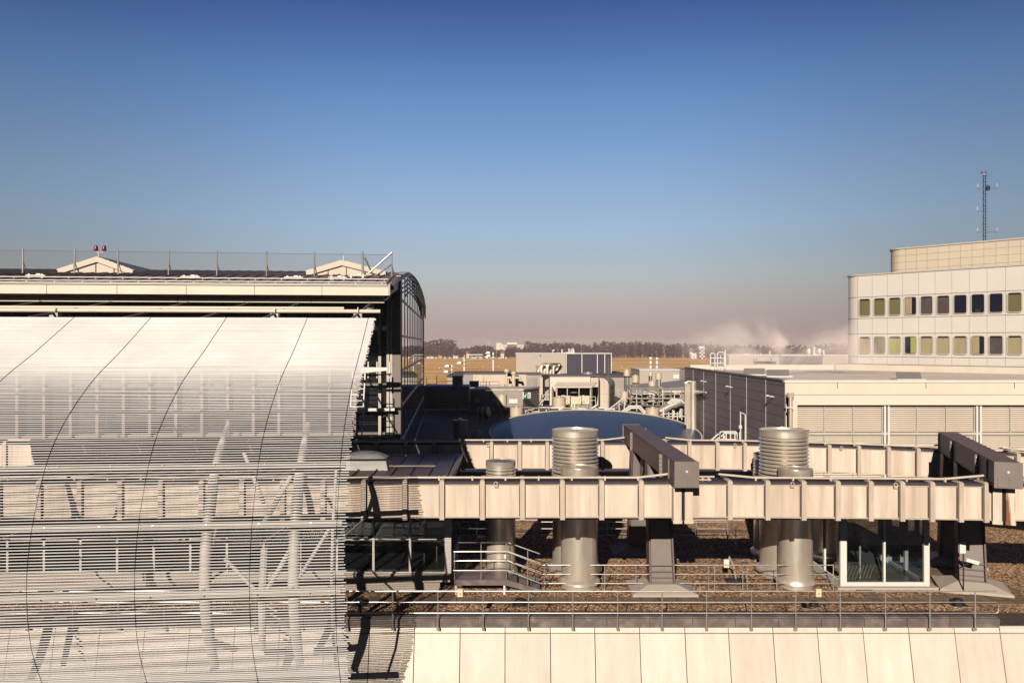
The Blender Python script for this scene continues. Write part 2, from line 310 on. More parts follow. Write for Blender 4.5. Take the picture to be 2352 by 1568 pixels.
# dark boxes lying on the gravel, white lamp boxes on the rail
db = thing('roof_dark_box', 'dark box on the gravel, partly behind the sunscreen edge', 'drain box', (0,0,0), 'dark boxes on the gravel')
MB().lathe([(.0,0),(.23,0),(.24,.1),(.17,.24),(0,.26)], (0,0,0), 8).build('hood', M['black'], db); MB().box(-.3,.3,-.22,.22,-.01,.035).build('base', M['dark'], db)
db.location = (X(826,29.3), 29.3, ZR)
copy_tree(db, (X(1194,29.3),29.3,ZR), 'dark box on the gravel left of the wide steel vent')
copy_tree(db, (X(1869,29.2),29.2,ZR), 'dark box on the gravel in front of the glass lobby', scale=(.75,.75,.7))
copy_tree(db, (X(2200,29.3),29.3,ZR), 'dark box on the gravel near the railing end')

# ------------------------------------------------------------------ railings
def railing(name, label, runs, posts, zb, r=.023, ends=(), group=None, levels=None, post_foot=None):
    """runs: list of point lists (base line); rails at the given levels above it"""
    p0 = runs[0][0]; th = thing(name, label, 'railing', (p0[0],p0[1],zb), group)
    lv = levels or (1.1,.73,.36)
    for i, h in enumerate(lv):
        mb = MB()
        for run in runs: mb.tube([(x,y,z+h) for x,y,z in run], r if i==0 else r*.8, 8)
        mb.build('handrail' if i==0 else 'mid_rail', M['rail'], th)
    for (x,y,z,h) in posts:
        mb = MB(); mb.tube([(x,y,z-(post_foot or 0)),(x,y,z+h)], r*.95, 8)
        mb.box(x-.05,x+.05,y-.02,y+.06,z-(post_foot or 0)-.03,z-(post_foot or 0)+.05)
        mb.build('post', M['rail'], th)
    return th
Yr = 25.8; zb = Z(1357,Yr)-1.1
ppx = [797,902,1006,1110,1214,1316,1419,1521,1623,1726,1828,1930,2034,2136,2240]
px_l = [797-105*k for k in range(1,16)]
posts = [(X(p,Yr),Yr,zb,1.1) for p in ppx+px_l]
fr = railing('roof_edge_railing', 'long steel tube railing along the front edge of the gravel roof', [[(-23,Yr,zb),(X(2288,Yr),Yr,zb)]], posts, zb, post_foot=.20)
mb = MB(); xe = X(2288,Yr); mb.tube([(xe,Yr,zb+.73),(xe+.06,Yr,zb+.70),(xe+.08,Yr,zb+.55),(xe+.06,Yr,zb+.39),(xe,Yr,zb+.36)],.018,8); mb.build('return_bend', M['rail'], fr)
for k,(px,lab) in enumerate(((1057,'pale lamp box clamped on the front railing left of the stairs'),(1878,'pale lamp box clamped on the front railing before the glass lobby'))):
    c = P(px,1359,Yr-.06); lb = thing('lamp_box', lab, 'lamp', (c.x,c.y,c.z-.12), 'lamp boxes on the front railing')
    MB().box(c.x-.09,c.x+.09,c.y-.10,c.y,c.z-.13,c.z+.13).build('housing', M['yellowwall'], lb, smooth=False)
    MB().lathe([(0,0),(.03,0),(.03,.02),(0,.02)],(c.x+.01,c.y-.10,c.z-.03),10).build('sensor', M['black'], lb)
# inner railing and platform with stairs
Y2 = 31.0; zb2 = Z(1297,Y2)-1.1
runs = [[(X(1240,Y2),Y2,zb2),(X(1914,Y2),Y2,zb2)]]
posts = [(X(p,Y2),Y2,zb2,1.1) for p in (1250,1316,1389,1461,1535,1628,1641,1706,1716,1784,1850,1914)]
railing('inner_walkway_railing', 'steel railing across the gravel between the stairs and the glass lobby', runs, posts, zb2)
Yf=30.5; Yb=31.95; zd=-9.42; xl=X(1044,Yf); xr=X(1163,Yf)
pf = thing('access_platform', 'small dark metal platform with stairs and railing beside the dark glass room', 'platform', (xl,Yf,ZR))
MB().box(xl,xr,Yf,Yb,zd-.04,zd).build('deck', M['roofdark'], pf, smooth=False)
MB().box(xl-.01,xr+.01,Yf-.03,Yf,zd-.2,zd+.01).build('front_fascia', M['kerb'], pf, smooth=False)
for x_ in (xl+.05,xr-.08):
    for y_ in (Yf+.05,Yb-.1): MB().box(x_-.04,x_+.04,y_-.04,y_+.04,ZR,zd-.04).build('leg', M['white'], pf, smooth=False)
xs2 = X(1243,Yf)
for k in range(3):
    f_=(k+.5)/3; xx=xr+(xs2-xr)*f_; zz=zd-(k+1)*.145
    MB().box(xx-.2,xx+.2,Yf+.1,Yb-.1,zz-.03,zz).build('stair_tread', M['kerb'], pf, smooth=False)
for y_ in (Yf,Yb-.06):
    MB().hexa([(xr,y_,zd-.22),(xr,y_+.05,zd-.22),(xr,y_+.05,zd+.02),(xr,y_,zd+.02)],[(xs2,y_,ZR-.0),(xs2,y_+.05,ZR-.0),(xs2,y_+.05,ZR+.2),(xs2,y_,ZR+.2)]).build('stringer', M['kerb'], pf, smooth=False)
for yy in (Yf+.02,Yb):
    for i,h in enumerate((1.13,.76,.38)):
        pts=[(xl-.05,yy,zd+h),(xr+.05,yy,zd+h),(xs2,yy,ZR+h+(.05 if yy<31 else .1))]
        if yy<31: pts.append((X(1262,yy),yy+.4,ZR+h+.02))
        MB().tube(pts,.022 if i==0 else .018,8).build('handrail' if i==0 else 'mid_rail', M['rail'], pf)
    for x_ in (xl,X(1105,yy),xr,X(1212,yy)):
        base = zd if x_<xr+.1 else zd-.35
        MB().tube([(x_,yy,base-.1),(x_,yy,base+1.13)],.021,8).build('post', M['rail'], pf)
c=P(1160,1277,Yf-.05); MB().box(c.x-.05,c.x+.05,c.y-.04,c.y,c.z-.08,c.z+.08).build('switch_box', M['white'], pf, smooth=False)
Y3=38.3; zb3=Z(1198,Y3)-1.0
railing('rear_walkway_railing', 'steel railing far back under the girders left of the first brown portal', [[(X(1030,Y3),Y3,zb3),(X(1180,Y3),Y3,zb3)],[(X(1225,Y3),Y3,zb3),(X(1488,Y3),Y3,zb3)]], [(X(p,Y3),Y3,zb3,1.0) for p in (1040,1095,1225,1310,1395,1450)], zb3, levels=(1.0,.66,.33))
railing('rear_corner_railing', 'steel railing far back under the girders right of the first brown portal', [[(X(1560,Y3),Y3,zb3),(X(1672,Y3),Y3,zb3),(X(1690,36.8),36.8,zb3)]], [(X(1600,Y3),Y3,zb3,1.0),(X(1672,Y3),Y3,zb3,1.0),(X(1690,36.8),36.8,zb3,1.0)], zb3, levels=(1.0,.66,.33))

# ------------------------------------------------------------------ girders
GT=-4.93; GB=-6.24
def girder(name, label, yfun, ribs, xs, lugs, gaps, conduit_gaps):
    th = thing(name, label, 'track girder', (0,yfun(0),GB))
    def sweep(poly, xs_):
        mb=MB(); rows=[[(x,yfun(x)+y,z) for y,z in poly+[poly[0]]] for x in xs_]; mb.grid(rows)
        mb.add([r for r in rows[0][:-1]],[tuple(range(len(poly)))]); mb.add([r for r in rows[-1][:-1]],[tuple(range(len(poly)))]); return mb
    sweep([(0,GB+.02),(0,GT-.14),(.9,GT-.14),(.9,GB+.02)], xs).build('web_panel', M['girder'], th)
    sweep([(-.03,GT-.14),(-.03,GT-.11),(.93,GT-.11),(.93,GT-.14)], xs).build('lip', M['rib'], th)
    sweep([(-.02,GT-.108),(.05,GT-.02),(.85,GT-.02),(.92,GT-.108)], xs).build('top_flange', M['girder_top'], th)
    sweep([(-.05,GB-.0),(-.05,GB+.035),(.95,GB+.035),(.95,GB)], xs).build('bottom_flange', M['rib'], th)
    for x in ribs:
        y=yfun(x); mb=MB()
        mb.box(x-.085,x+.085,y-.13,y+.01,GB-.06,GT+.0); mb.hexa([(x-.085,y-.13,GT),(x+.085,y-.13,GT),(x+.085,y+.9,GT),(x-.085,y+.9,GT)],[(x-.06,y-.05,GT+.05),(x+.06,y-.05,GT+.05),(x+.06,y+.86,GT+.06),(x-.06,y+.86,GT+.06)])
        st_=mb.build('stiffener', M['rib'], th, smooth=False)
        MB().box(x+.088,x+.118,y-.006,y+.02,GB+.05,GT-.15).box(x-.118,x-.088,y-.006,y+.02,GB+.05,GT-.15).build('rib_shade_strip', M['seam'], st_, smooth=False)  # dark strips imitate the shadow lines on both sides of each rib
    for x in lugs:
        y=yfun(x)-.09; mb=MB(); N=12; vs=[]
        for k in range(N): a=2*math.pi*k/N; vs.append((x+.06*math.cos(a),y,GT-.08+.07*math.sin(a)))
        mb.tube(vs+[vs[0]],.02,6,cap=False); mb.box(x-.07,x+.07,y-.01,y+.05,GT-.2,GT-.14); mb.build('lifting_lug', M['rib'], th)
    # cable conduit on top
    for (a,c_,bl,br) in conduit_gaps:
        pts=[]; n=max(4,int((c_-a)/1.2))
        for k in range(n+1):
            x=a+(c_-a)*k/n; z=GT+.10+random.uniform(-.006,.006)
            if k==0 and bl: z+=.12
            if k==n and br: z+=.14
            pts.append((x,yfun(x)+.18,z))
        mb=MB(); mb.tube(pts,.042,8)
        for p in pts[1:-1]: mb.box(p[0]-.03,p[0]+.03,p[1]-.05,p[1]+.05,GT,p[2]+.055)
        mb.build('cable_conduit', M['beige'], th)
        MB().tube([(p[0],p[1]+.3,p[2]-.04) for p in pts],.03,6).build('cable', M['dark'], th)
    return th
ynear = lambda x: 27.5-.5*max(0,(x-6)/12)**2
rn=[835,930,1015,1108,1200,1292,1382,1473,1677,1763,1845,1922,1996,2066,2132,2195,2250]
rx=[X(p,27.4) for p in rn]; a=rx[0]
while a>-25: a-=1.46; rx.append(a)
rx+= [19.6,20.9,22.2,23.5]
gn = girder('near_track_girder','nearer cream box girder with upright ribs crossing the whole roof',ynear, rx, [-26+k*1.0 for k in range(51)], [X(1139,27.4),X(1819,27.4),X(2051,27.4)], None,
     [(-25.5,X(1545,27.4),0,1),(X(1655,27.4),X(2262,27.2),1,1),(19.2,24.5,1,0)])
yfar = lambda x: 38.4-3.6*max(0,(x-7)/15)**2
rf=[866,932,998,1064,1129,1194,1257,1320,1384,1584,1648,1711,1775,1840,1905,1973,2041,2109,2336]
rx=[]
for p in rf:
    y=38.3
    for _ in range(4): y=yfar(X(p,y))-.06
    rx.append(X(p,y))
a=rx[0]
while a>-25: a-=1.44; rx.append(a)
lug=[X(1121,38.3),X(1689,38),X(1929,37.2)]
gf = girder('far_track_girder','farther cream box girder with upright ribs behind the steel vents',yfar, rx, [-26+k*1.0 for k in range(56)], lug, None,
     [(-25.5,X(1440,38.3),0,1),(X(1530,38.3),X(2160,36.4),1,1),(22.4,28,1,0)])
# underside guide slot of the near girder
MB().box(-26,24,27.75,28.05,GB-.12,GB-.002).build('running_slot', M['dark'], gn, smooth=False)

# ------------------------------------------------------------------ brown portals carrying the girders
def portal(label, origin, ang, length, legs, rust):
    th = thing('portal_frame', label, 'portal frame', (0,0,0), 'brown portals carrying the track girders')
    w=.40; t=-4.08; bt=-4.95
    mb=MB(); mb.box(-w,w,.03,length,t-.03,t); mb.box(-w,w,.03,length,bt,bt+.03); mb.box(-w+.02,w-.02,.03,length-.03,bt+.03,t-.03); mb.build('cross_beam', M['brown'], th, smooth=False)
    mb=MB(); mb.box(-w-.03,w+.03,0,.035,bt-.02,t+.02); ep=mb.build('end_plate', M['endcap'], th, smooth=False)
    mb=MB(); mb.box(-.33,-.015,-.014,-.001,bt+.02,bt+.36); mb.box(.015,.33,-.014,-.001,bt+.02,bt+.36); cv=mb.build('cover_plate', M['endcap'], ep, smooth=False)
    mb=MB()
    for x in (-.29,-.05,.05,.29):
        for z in (bt+.06,bt+.31): mb.lathe([(0,0),(.022,0),(.022,.02),(0,.02)],(x,-.03,z-.01),8)
    mb.build('bolt', M['steel'], ep); MB().box(-.035,.035,-.012,-.001,t-.36,t-.29).build('tag', M['white'], ep, smooth=False)
    mb=MB(); mb.box(-w-.03,w+.03,length,length+.035,bt-.02,t+.02); mb.build('end_plate', M['endcap'], th, smooth=False)
    for yj in (2.4,length-2.9):
        mb=MB(); mb.box(-w-.10,w+.10,yj,yj+.04,bt-.06,t-.06); j=mb.build('joint_plate', M['endcap'], th, smooth=False); mb=MB()
        for s in (-1,1):
            for q in range(5): mb.tube([(s*(w+.05),yj-.03,t-.16-q*.155),(s*(w+.05),yj+.09,t-.16-q*.155)],.025,6)
        mb.build('bolt', M['steel'], j)
    for s in (-1,1): MB().box(s*w-.02 if s<0 else w-.02,(-w+.02) if s<0 else w+.02+.06,1.1,1.25,bt+.1,t-.05).build('cable_bracket', M['endcap'], th, smooth=False)
    for yl,dy,wid in legs:                   # I-section legs on pyramid footings
        zb=-9.62; y1=yl+dy; mb=MB()
        mb.hexa([(-wid*.86,yl-.16,zb),(wid*.86,yl-.16,zb),(wid*.86,yl+.16,zb),(-wid*.86,yl+.16,zb)],[(-wid*.75,y1-.16,bt-.01),(wid*.75,y1-.16,bt-.01),(wid*.75,y1+.16,bt-.01),(-wid*.75,y1+.16,bt-.01)])
        lg=mb.build('column', M['endcap'], th, smooth=False)
        for s in (-1,1):
            mb=MB(); x0=s*wid*.87; x1=s*wid
            lo,hi=min(x0,x1),max(x0,x1); mb.hexa([(lo,yl-.34,zb),(hi,yl-.34,zb),(hi,yl+.34,zb),(lo,yl+.34,zb)],[(lo*.87,y1-.34,bt-.012),(hi*.87,y1-.34,bt-.012),(hi*.87,y1+.34,bt-.012),(lo*.87,y1+.34,bt-.012)])
            mb.build('flange', M['brown'], lg, smooth=False)
        mb=MB()
        for z in (-9.45,-9.2,-8.95): mb.box(-wid*.84,wid*.84,yl-.22,yl-.17,z,z+.03)
        mb.build('rib', M['endcap'], lg, smooth=False)
        mb=MB(); fw=1.3; fd=.95; mb.box(-fw,fw,yl-fd,yl+fd,ZR-.01,ZR+.12); mb.hexa([(-fw,yl-fd,ZR+.12),(fw,yl-fd,ZR+.12),(fw,yl+fd,ZR+.12),(-fw,yl+fd,ZR+.12)],[(-wid*1.1,yl-.4,ZR+.36),(wid*1.1,yl-.4,ZR+.36),(wid*1.1,yl+.4,ZR+.36),(-wid*1.1,yl+.4,ZR+.36)])
        mb.build('footing', M['light_clad'], th, smooth=False)
        sg = 1 if dy>0 else -1               # triangular gusset under the beam
        mb=MB(); mb.prism([(-.03,y1+sg*.16,bt-.01),(-.03,y1+sg*1.5,bt-.01),(-.03,y1+sg*.16,bt-1.5)],(.06,0,0)); mb.build('gusset', M['endcap'], th, smooth=False)
    # hangers that hold the near girder
    for s,mm in ((-1,'girder'),(1,'rust' if rust else 'girder')):
        mb=MB(); x0=min(s*.06,s*.34); x1=max(s*.06,s*.34); mb.box(x0,x1,.55,.90,GB-.07,bt+.02); mb.box(x0-.02,x1+.02,.53,.6,GB-.1,GB+.02); mb.build('hanger', M[mm], th, smooth=False)
    MB().box(-.05,.05,.62,.7,GB,bt).build('hanger_gap', M['black'], th, smooth=False)
    th.location = origin; th.rotation_euler=(0,0,ang); return th
portal('brown portal frame standing in the middle of the roof, clean hangers', (6.07,26.45,0), 0, 12.4, [(4.6,.9,.52),(10.3,-.6,.5)], False)
portal('brown portal frame at the right edge, hanger streaked with rust', (17.14,26.3,0), R(-19), 9.6, [(5.3,.6,.52),(9.2,-.5,.5)], True)
th=thing('cable_hoop','thin bent cable pipe on the far end of the middle portal','cable pipe',(X(1440,39),38.9,-5))
mb=MB(); mb.tube([P(1436,1012,38.95),P(1436,986,38.95),P(1482,986,38.95)],.025,6); mb.build('pipe',M['dark'],th); MB().hexa([P(1477,982,38.9),P(1484,984,38.9),P(1484,988,38.9),P(1477,988,38.9)],[P(1477,982,39.0),P(1484,984,39.0),P(1484,988,39.0),P(1477,988,39.0)]).build('head',M['white'],th,smooth=False)
for nm,lab,px,py,y_ in (('cable_junction','pale cable tray joint right of the middle portal on the near girder',1613,1098,27.4),('cable_junction','pale cable tray joint right of the rusty portal on the near girder',2351,1098,27.0),('cable_junction','pale cable tray joint on the far girder behind the middle portal',1518,1012,38.6)):
    c=P(px,py,y_+.2); th=thing(nm,lab,'cable tray',(c.x,c.y,GT),'cable tray joints on the girders'); mb=MB()
    mb.box(c.x-.28,c.x+.42,c.y-.1,c.y-.02,c.z+.05,c.z+.1); mb.box(c.x-.2,c.x+.3,c.y-.1,c.y-.02,c.z-.06,c.z-.01); mb.build('tray',M['beige'],th,smooth=False)
    for dx in (-.15,0,.22): MB().box(c.x+dx-.025,c.x+dx+.025,c.y-.06,c.y+.0,GT-.0,c.z+.05).build('post',M['white'],th,smooth=False)

# ------------------------------------------------------------------ steel vents
def vent(label, x, y, r, ztop, flutes=None, lid='dish', door=False, flange=1.16):
    th=thing('roof_vent', label, 'vent pipe', (x,y,ZR), 'steel vent pipes on the gravel roof')
    zt=ztop-ZR; c=(x,y,ZR); n=56
    f0,f1,nf = flutes if flutes else (zt-.02,zt-.02,0)
    prof=[(r,.32),(r,f1-.02 if nf else zt-.33)]
    MB().lathe(prof,c,n).build('barrel', M['steel'], th)
    if nf:
        p=(f0-f1)/nf; pr=[]
        for k in range(nf): z=f1+k*p; pr += [(r*.86,z),(r*.86,z+p*.30),(r*1.03,z+p*.32),(r*1.035,z+p*.42),(r*.95,z+p*.98)]
        pr.append((r*.90,f0)); MB().lathe(pr,c,n).build('flute_rings', M['steel'], th, angle=25)
        hd=[(r*.9,f0),(r*1.015,f0+.02),(r*1.015,zt-.04),(r*1.03,zt-.02),(r*1.03,zt),(r*.97,zt),(r*.96,zt-.10)]
        MB().lathe(hd,c,n).build('head_band', M['steel'], th)
        MB().lathe([(r*1.02,f1-.16),(r*1.04,f1-.14),(r*1.04,f1-.03),(r*1.0,f1-.01)],c,n).build('collar', M['steel'], th)
    else:
        MB().lathe([(r,zt-.34),(r*1.02,zt-.32),(r*1.02,zt),(r*.95,zt),(r*.94,zt-.05)],c,n).build('head_band', M['steel'], th)
    if lid=='dish': MB().lathe([(r*.97,zt-.10),(r*.6,zt-.05),(0,zt-.03)],c,n).build('cap', M['tank'], th)
    else: MB().lathe([(r*.95,zt-.06),(r*.72,zt-.06),(r*.70,zt-.015),(r*.3,zt-.005),(0,zt)],c,n).build('cap', M['steel'] if lid=='flat' else M['roofdark'], th)
    MB().tube([(x+r*.1,y+r*.5,ztop-.05),(x+r*.1,y+r*.5,ztop+.10)],.02,6).build('lifting_eye', M['white'], th)
    MB().lathe([(r*1.0,.42),(r*flange,.30),(r*(flange+.02),.2),(r*1.02,.14),(r*1.02,0)],c,n).build('base_flange', M['steel'], th)
    MB().lathe([(r*1.012,zt*.22),(r*1.012,zt*.22+.03)],c,n).build('band', M['steel'], th)
    if door:
        a=-math.pi/2+.62; mb=MB()
        for k in range(6):
            a0=a+k*.085; a1=a0+.085
            mb.hexa([(x+r*1.004*math.cos(q),y+r*1.004*math.sin(q),z) for q,z in ((a0,-8.9),(a1,-8.9),(a1,-7.6),(a0,-7.6))],[(x+r*1.012*math.cos(q),y+r*1.012*math.sin(q),z) for q,z in ((a0,-8.9),(a1,-8.9),(a1,-7.6),(a0,-7.6))])
        mb.build('inspection_panel', M['steel'], th, smooth=False)
    return th
vent('widest steel vent with stacked rings behind the middle of the girder', X(1321,33.4),33.4,.99,-3.72,(6.0-.0,4.42,10))
vent('low plain steel vent with flat lid in front of the widest ringed vent', X(1330,31.6),31.6,.745,-5.06,None,'flat',True)
vent('small dark-capped ringed vent beside the platform stairs', X(1150,33),33,.635,-5.02,(4.72,4.15,4),'dark')
vent('tall ringed steel vent left of the glass lobby', X(1800,33.2),33.2,1.01,-3.70,(6.0,4.4,10))
vent('low plain steel vent in front of the tall vent by the lobby', X(1827,31.6),31.6,.675,-5.12,None,'flat',True)
vent('ringed steel vent half hidden behind the tall vent by the lobby', X(1778,35.9),35.9,.92,-5.15,(4.6,3.9,5),'dark')

# ------------------------------------------------------------------ dark glass room on the left
gx0,gx1=-21.0,X(1034,31.0); gy0,gy1=31.0,37.0; gz=-5.42
gr=thing('dark_glass_room','dark glazed roof room with seamed metal roof behind the sunscreen','glass room',(-10,33,ZR))
mb=MB(); mb.box(gx0,gx1-.42,gy0-.0,gy1,ZR-.01,ZR+.36); mb.build('plinth',M['light_clad'],gr,smooth=False)
mb=MB(); mb.box(gx0,gx1,gy0-.12,gy1,ZR+.38,ZR+.72); mb.build('sill_band',M['light_clad'],gr,smooth=False)
mb=MB(); mb.box(gx0,gx1-.05,gy0+.3,gy1-.1,ZR+.722,ZR+.78); mb.build('floor',M['floor_in'],gr,smooth=False)
mb=MB(); mb.box(gx0,gx1,gy1-.1,gy1,ZR+.79,gz-.2); mb.box(gx0,gx0+.1,gy0,gy1-.1,ZR+.79,gz-.2); mb.build('rear_wall',M['dark'],gr,smooth=False)
mul=[1029,942,858]+[858-84*k for k in range(1,14)]
for i,p in enumerate(mul):
    x=X(p,gy0); ww=.13 if i==0 else .045
    MB().box(x-ww,x+ww,gy0-.04,gy0+.12,ZR+.72,gz-.2).build('corner_post' if i==0 else 'mullion',M['white'],gr,smooth=False)
for z,h in ((Z(1238,gy0),.03),(Z(1314,gy0),.05),(gz-.4,.1)): MB().box(gx0,gx1-.02,gy0-.02,gy0+.06,z-h/2,z+h/2).build('transom',M['white'],gr,smooth=False)
mb=MB(); mb.quad((gx0,gy0+.03,ZR+.72),(gx1-.13,gy0+.03,ZR+.72),(gx1-.13,gy0+.03,gz-.2),(gx0,gy0+.03,gz-.2)); mb.quad((gx1-.06,gy0+.1,ZR+.72),(gx1-.06,gy1-.1,ZR+.72),(gx1-.06,gy1-.1,gz-.2),(gx1-.06,gy0+.1,gz-.2)); mb.build('glazing',M['glass_clear'],gr,smooth=False)
mb=MB(); mb.hexa([(gx0,gy0-.35,gz-.2),(gx1+.1,gy0-.35,gz-.2),(gx1+.1,gy1+.1,gz-.1),(gx0,gy1+.1,gz-.1)],[(gx0,gy0-.35,gz),(gx1+.1,gy0-.35,gz),(gx1+.1,gy1+.1,gz+.1),(gx0,gy1+.1,gz+.1)]); rfm=mb.build('roof',M['roofdark'],gr,smooth=False)
mb=MB(); x=gx1-.15
while x>gx0: mb.hexa([(x-.02,gy0-.34,gz),(x+.02,gy0-.34,gz),(x+.02,gy1,gz+.098),(x-.02,gy1,gz+.098)],[(x-.015,gy0-.34,gz+.07),(x+.015,gy0-.34,gz+.07),(x+.015,gy1,gz+.17),(x-.015,gy1,gz+.17)]); x-=.78
mb.build('seam_rib',M['roofdark'],rfm,smooth=False)
mb=MB(); mb.tube([(gx0,gy0+2.0,gz+.16),(gx1-.8,gy0+2.0,gz+.16)],.04,6); mb.tube([(gx0,gy0+4.8,gz+.2),(gx1-.5,gy0+4.8,gz+.2)],.03,6); mb.build('snow_rail',M['beige'],rfm)
mb=MB(); mb.box(gx1-.02,gx1+.12,gy0-.37,gy1+.12,gz-.02,gz+.14); mb.build('verge',M['kerb'],rfm,smooth=False)
MB().box(X(902,34),X(924,34),34,34.1,ZR+.8,ZR+2.6).build('door_panel',M['greenpanel'],gr,smooth=False)
MB().box(X(640,34.6),X(760,34.6),34.6,34.7,ZR+1.0,ZR+2.3).build('counter_panel',M['greenpanel'],gr,smooth=False)
MB().box(X(465,34.6),X(590,34.6),34.6,34.7,ZR+.9,ZR+3.0).build('inner_partition',M['floor_in'],gr,smooth=False)
for px_,py_ in ((974,1272),(1003,1255)):
    c=P(px_,py_,32.4); mb=MB(); mb.tube([(c.x,c.y,ZR+.78),c],.015,6); mb.lathe([(0,-.03),(.035,-.03),(.035,.04),(0,.05)],c,8); mb.build('barrier_post',M['yellowwall'],gr)
for i,px_ in enumerate((60,150,330)):
    fc=bpy.data.curves.new('sign_text','FONT'); fc.body='Terminal A·B'; fc.size=.22; fc.extrude=.003; fo=bpy.data.objects.new('sign_lettering',fc); COL.objects.link(fo); fc.materials.append(M['white'])
    fo.parent=gr; c=P(px_,1246,33); fo.rotation_euler=(R(90),0,R(180)); fo.location=Vector((c.x+1.0,c.y,c.z))-gr.location
# domed roof light on the dark room
c=Vector((X(840,33.2),33.2,gz+.05)); sk=thing('roof_light','small white domed skylight on the dark seamed roof','skylight',c)
mb=MB(); mb.hexa([(c.x-1.05,c.y-.55,c.z-.02),(c.x+1.05,c.y-.55,c.z-.02),(c.x+1.05,c.y+.55,c.z-.02),(c.x-1.05,c.y+.55,c.z-.02)],[(c.x-.95,c.y-.45,c.z+.38),(c.x+.95,c.y-.45,c.z+.38),(c.x+.95,c.y+.45,c.z+.38),(c.x-.95,c.y+.45,c.z+.38)]); mb.build('kerb',M['white'],sk,smooth=False)
mb=MB(); mb.box(c.x-1.0,c.x+1.0,c.y-.5,c.y+.5,c.z+.39,c.z+.46); mb.build('frame',M['dark'],sk,smooth=False)
rows=[]
for i in range(13):
    u=-1+2*i/12; row=[]
    for j in range(9):
        v=-1+2*j/8; row.append((c.x+u*.93,c.y+v*.46,c.z+.46+.30*max(0,(1-u*u))**.6*max(0,(1-v*v))**.6))
    rows.append(row)
MB().grid(rows).build('dome',M['white'],sk,angle=60)

# ------------------------------------------------------------------ glazed stair lobby on the right
lx0,lx1=X(1933,31.3),X(2130,31.3); ly0,ly1=31.3,34.6; lz=-6.35
gl=thing('glass_lobby','clear glazed stair lobby with pale posts under the near girder','glass lobby',((lx0+lx1)/2,32.5,ZR))
mb=MB(); mb.box(lx0-.25,lx1+.35,ly0-.25,ly1+.2,ZR-.01,ZR+.10); mb.build('plinth',M['light_clad'],gl,smooth=False)
mb=MB(); mb.box(lx0-.05,lx1+.05,ly0-.05,ly0+.07,ZR+.10,ZR+.26); mb.box(lx0-.05,lx0+.07,ly0+.071,ly1,ZR+.10,ZR+.26); mb.box(lx1-.07,lx1+.05,ly0+.071,ly1,ZR+.1,ZR+.26); mb.build('base_rail',M['white'],gl,smooth=False)
for x,y,wd in ((lx0+.06,ly0,.13),(lx1-.05,ly0,.11),((lx0+lx1)/2-.02,ly0,.04),(lx0+.02,ly1-.1,.09),(lx0+.02,ly0+1.7,.06),(lx1-.02,ly1-.1,.09),(lx1-.02,ly0+1.7,.05)):
    MB().box(x-wd,x+wd,y-.06,y+.08,ZR+.1,lz).build('post',M['white'],gl,smooth=False)
mb=MB(); mb.quad((lx0,ly0+.02,ZR+.2),(lx1,ly0+.02,ZR+.2),(lx1,ly0+.02,lz),(lx0,ly0+.02,lz)); mb.quad((lx0,ly0,ZR+.2),(lx0,ly1,ZR+.2),(lx0,ly1,lz),(lx0,ly0,lz)); mb.quad((lx1,ly0,ZR+.2),(lx1,ly1,ZR+.2),(lx1,ly1,lz),(lx1,ly0,lz)); mb.quad((lx0,ly1,ZR+.2),(lx1,ly1,ZR+.2),(lx1,ly1,lz),(lx0,ly1,lz))
mb.build('glazing',M['glass_clear'],gl,smooth=False)
MB().box(lx0-.15,lx1+.15,ly0-.12,ly1+.1,lz,lz+.14).build('roof',M['dark'],gl,smooth=False)
MB().box(lx0+.08,lx1-.08,ly0+.1,ly1-.06,ZR+.11,ZR+.14).build('floor',M['floor_in'],gl,smooth=False)
mb=MB(); a0=(lx0+lx1)/2
mb.hexa([(a0+.1,ly0+.3,ZR+.2),(a0+1.0,ly0+.3,ZR+.2),(a0-.2,ly1-.3,ZR+1.4),(a0-.9,ly1-.3,ZR+1.4)],[(a0+.1,ly0+.3,ZR+.28),(a0+1.0,ly0+.3,ZR+.28),(a0-.2,ly1-.3,ZR+1.5),(a0-.9,ly1-.3,ZR+1.5)]); mb.build('stair_flight',M['floor_in'],gl,smooth=False)
for k in range(9):
    f=k/8; mb=MB(); x=a0-1.55+f*1.3; y=ly0+.55+f*.25; mb.tube([(x,y,ZR+.15),(x+.22,y,ZR+.75)],.016,5); mb.build('baluster',M['greenpanel'],gl)
for x,y,h in ((a0-1.5,ly0+.6,1.3),(a0-.6,ly0+.9,1.9),(a0+.25,ly0+.5,1.35)): MB().box(x-.03,x+.03,y-.03,y+.03,ZR+.14,ZR+.14+h).build('balustrade_post',M['white'],gl,smooth=False)
MB().box(a0+.85,a0+1.05,ly1-1.0,ly1-.95,ZR+.9,ZR+2.4).build('door_frame',M['greenpanel'],gl,smooth=False)
MB().box(a0+1.15,a0+1.5,ly1-.6,ly1-.5,ZR+.3,ZR+2.7).build('inner_column',M['white'],gl,smooth=False)

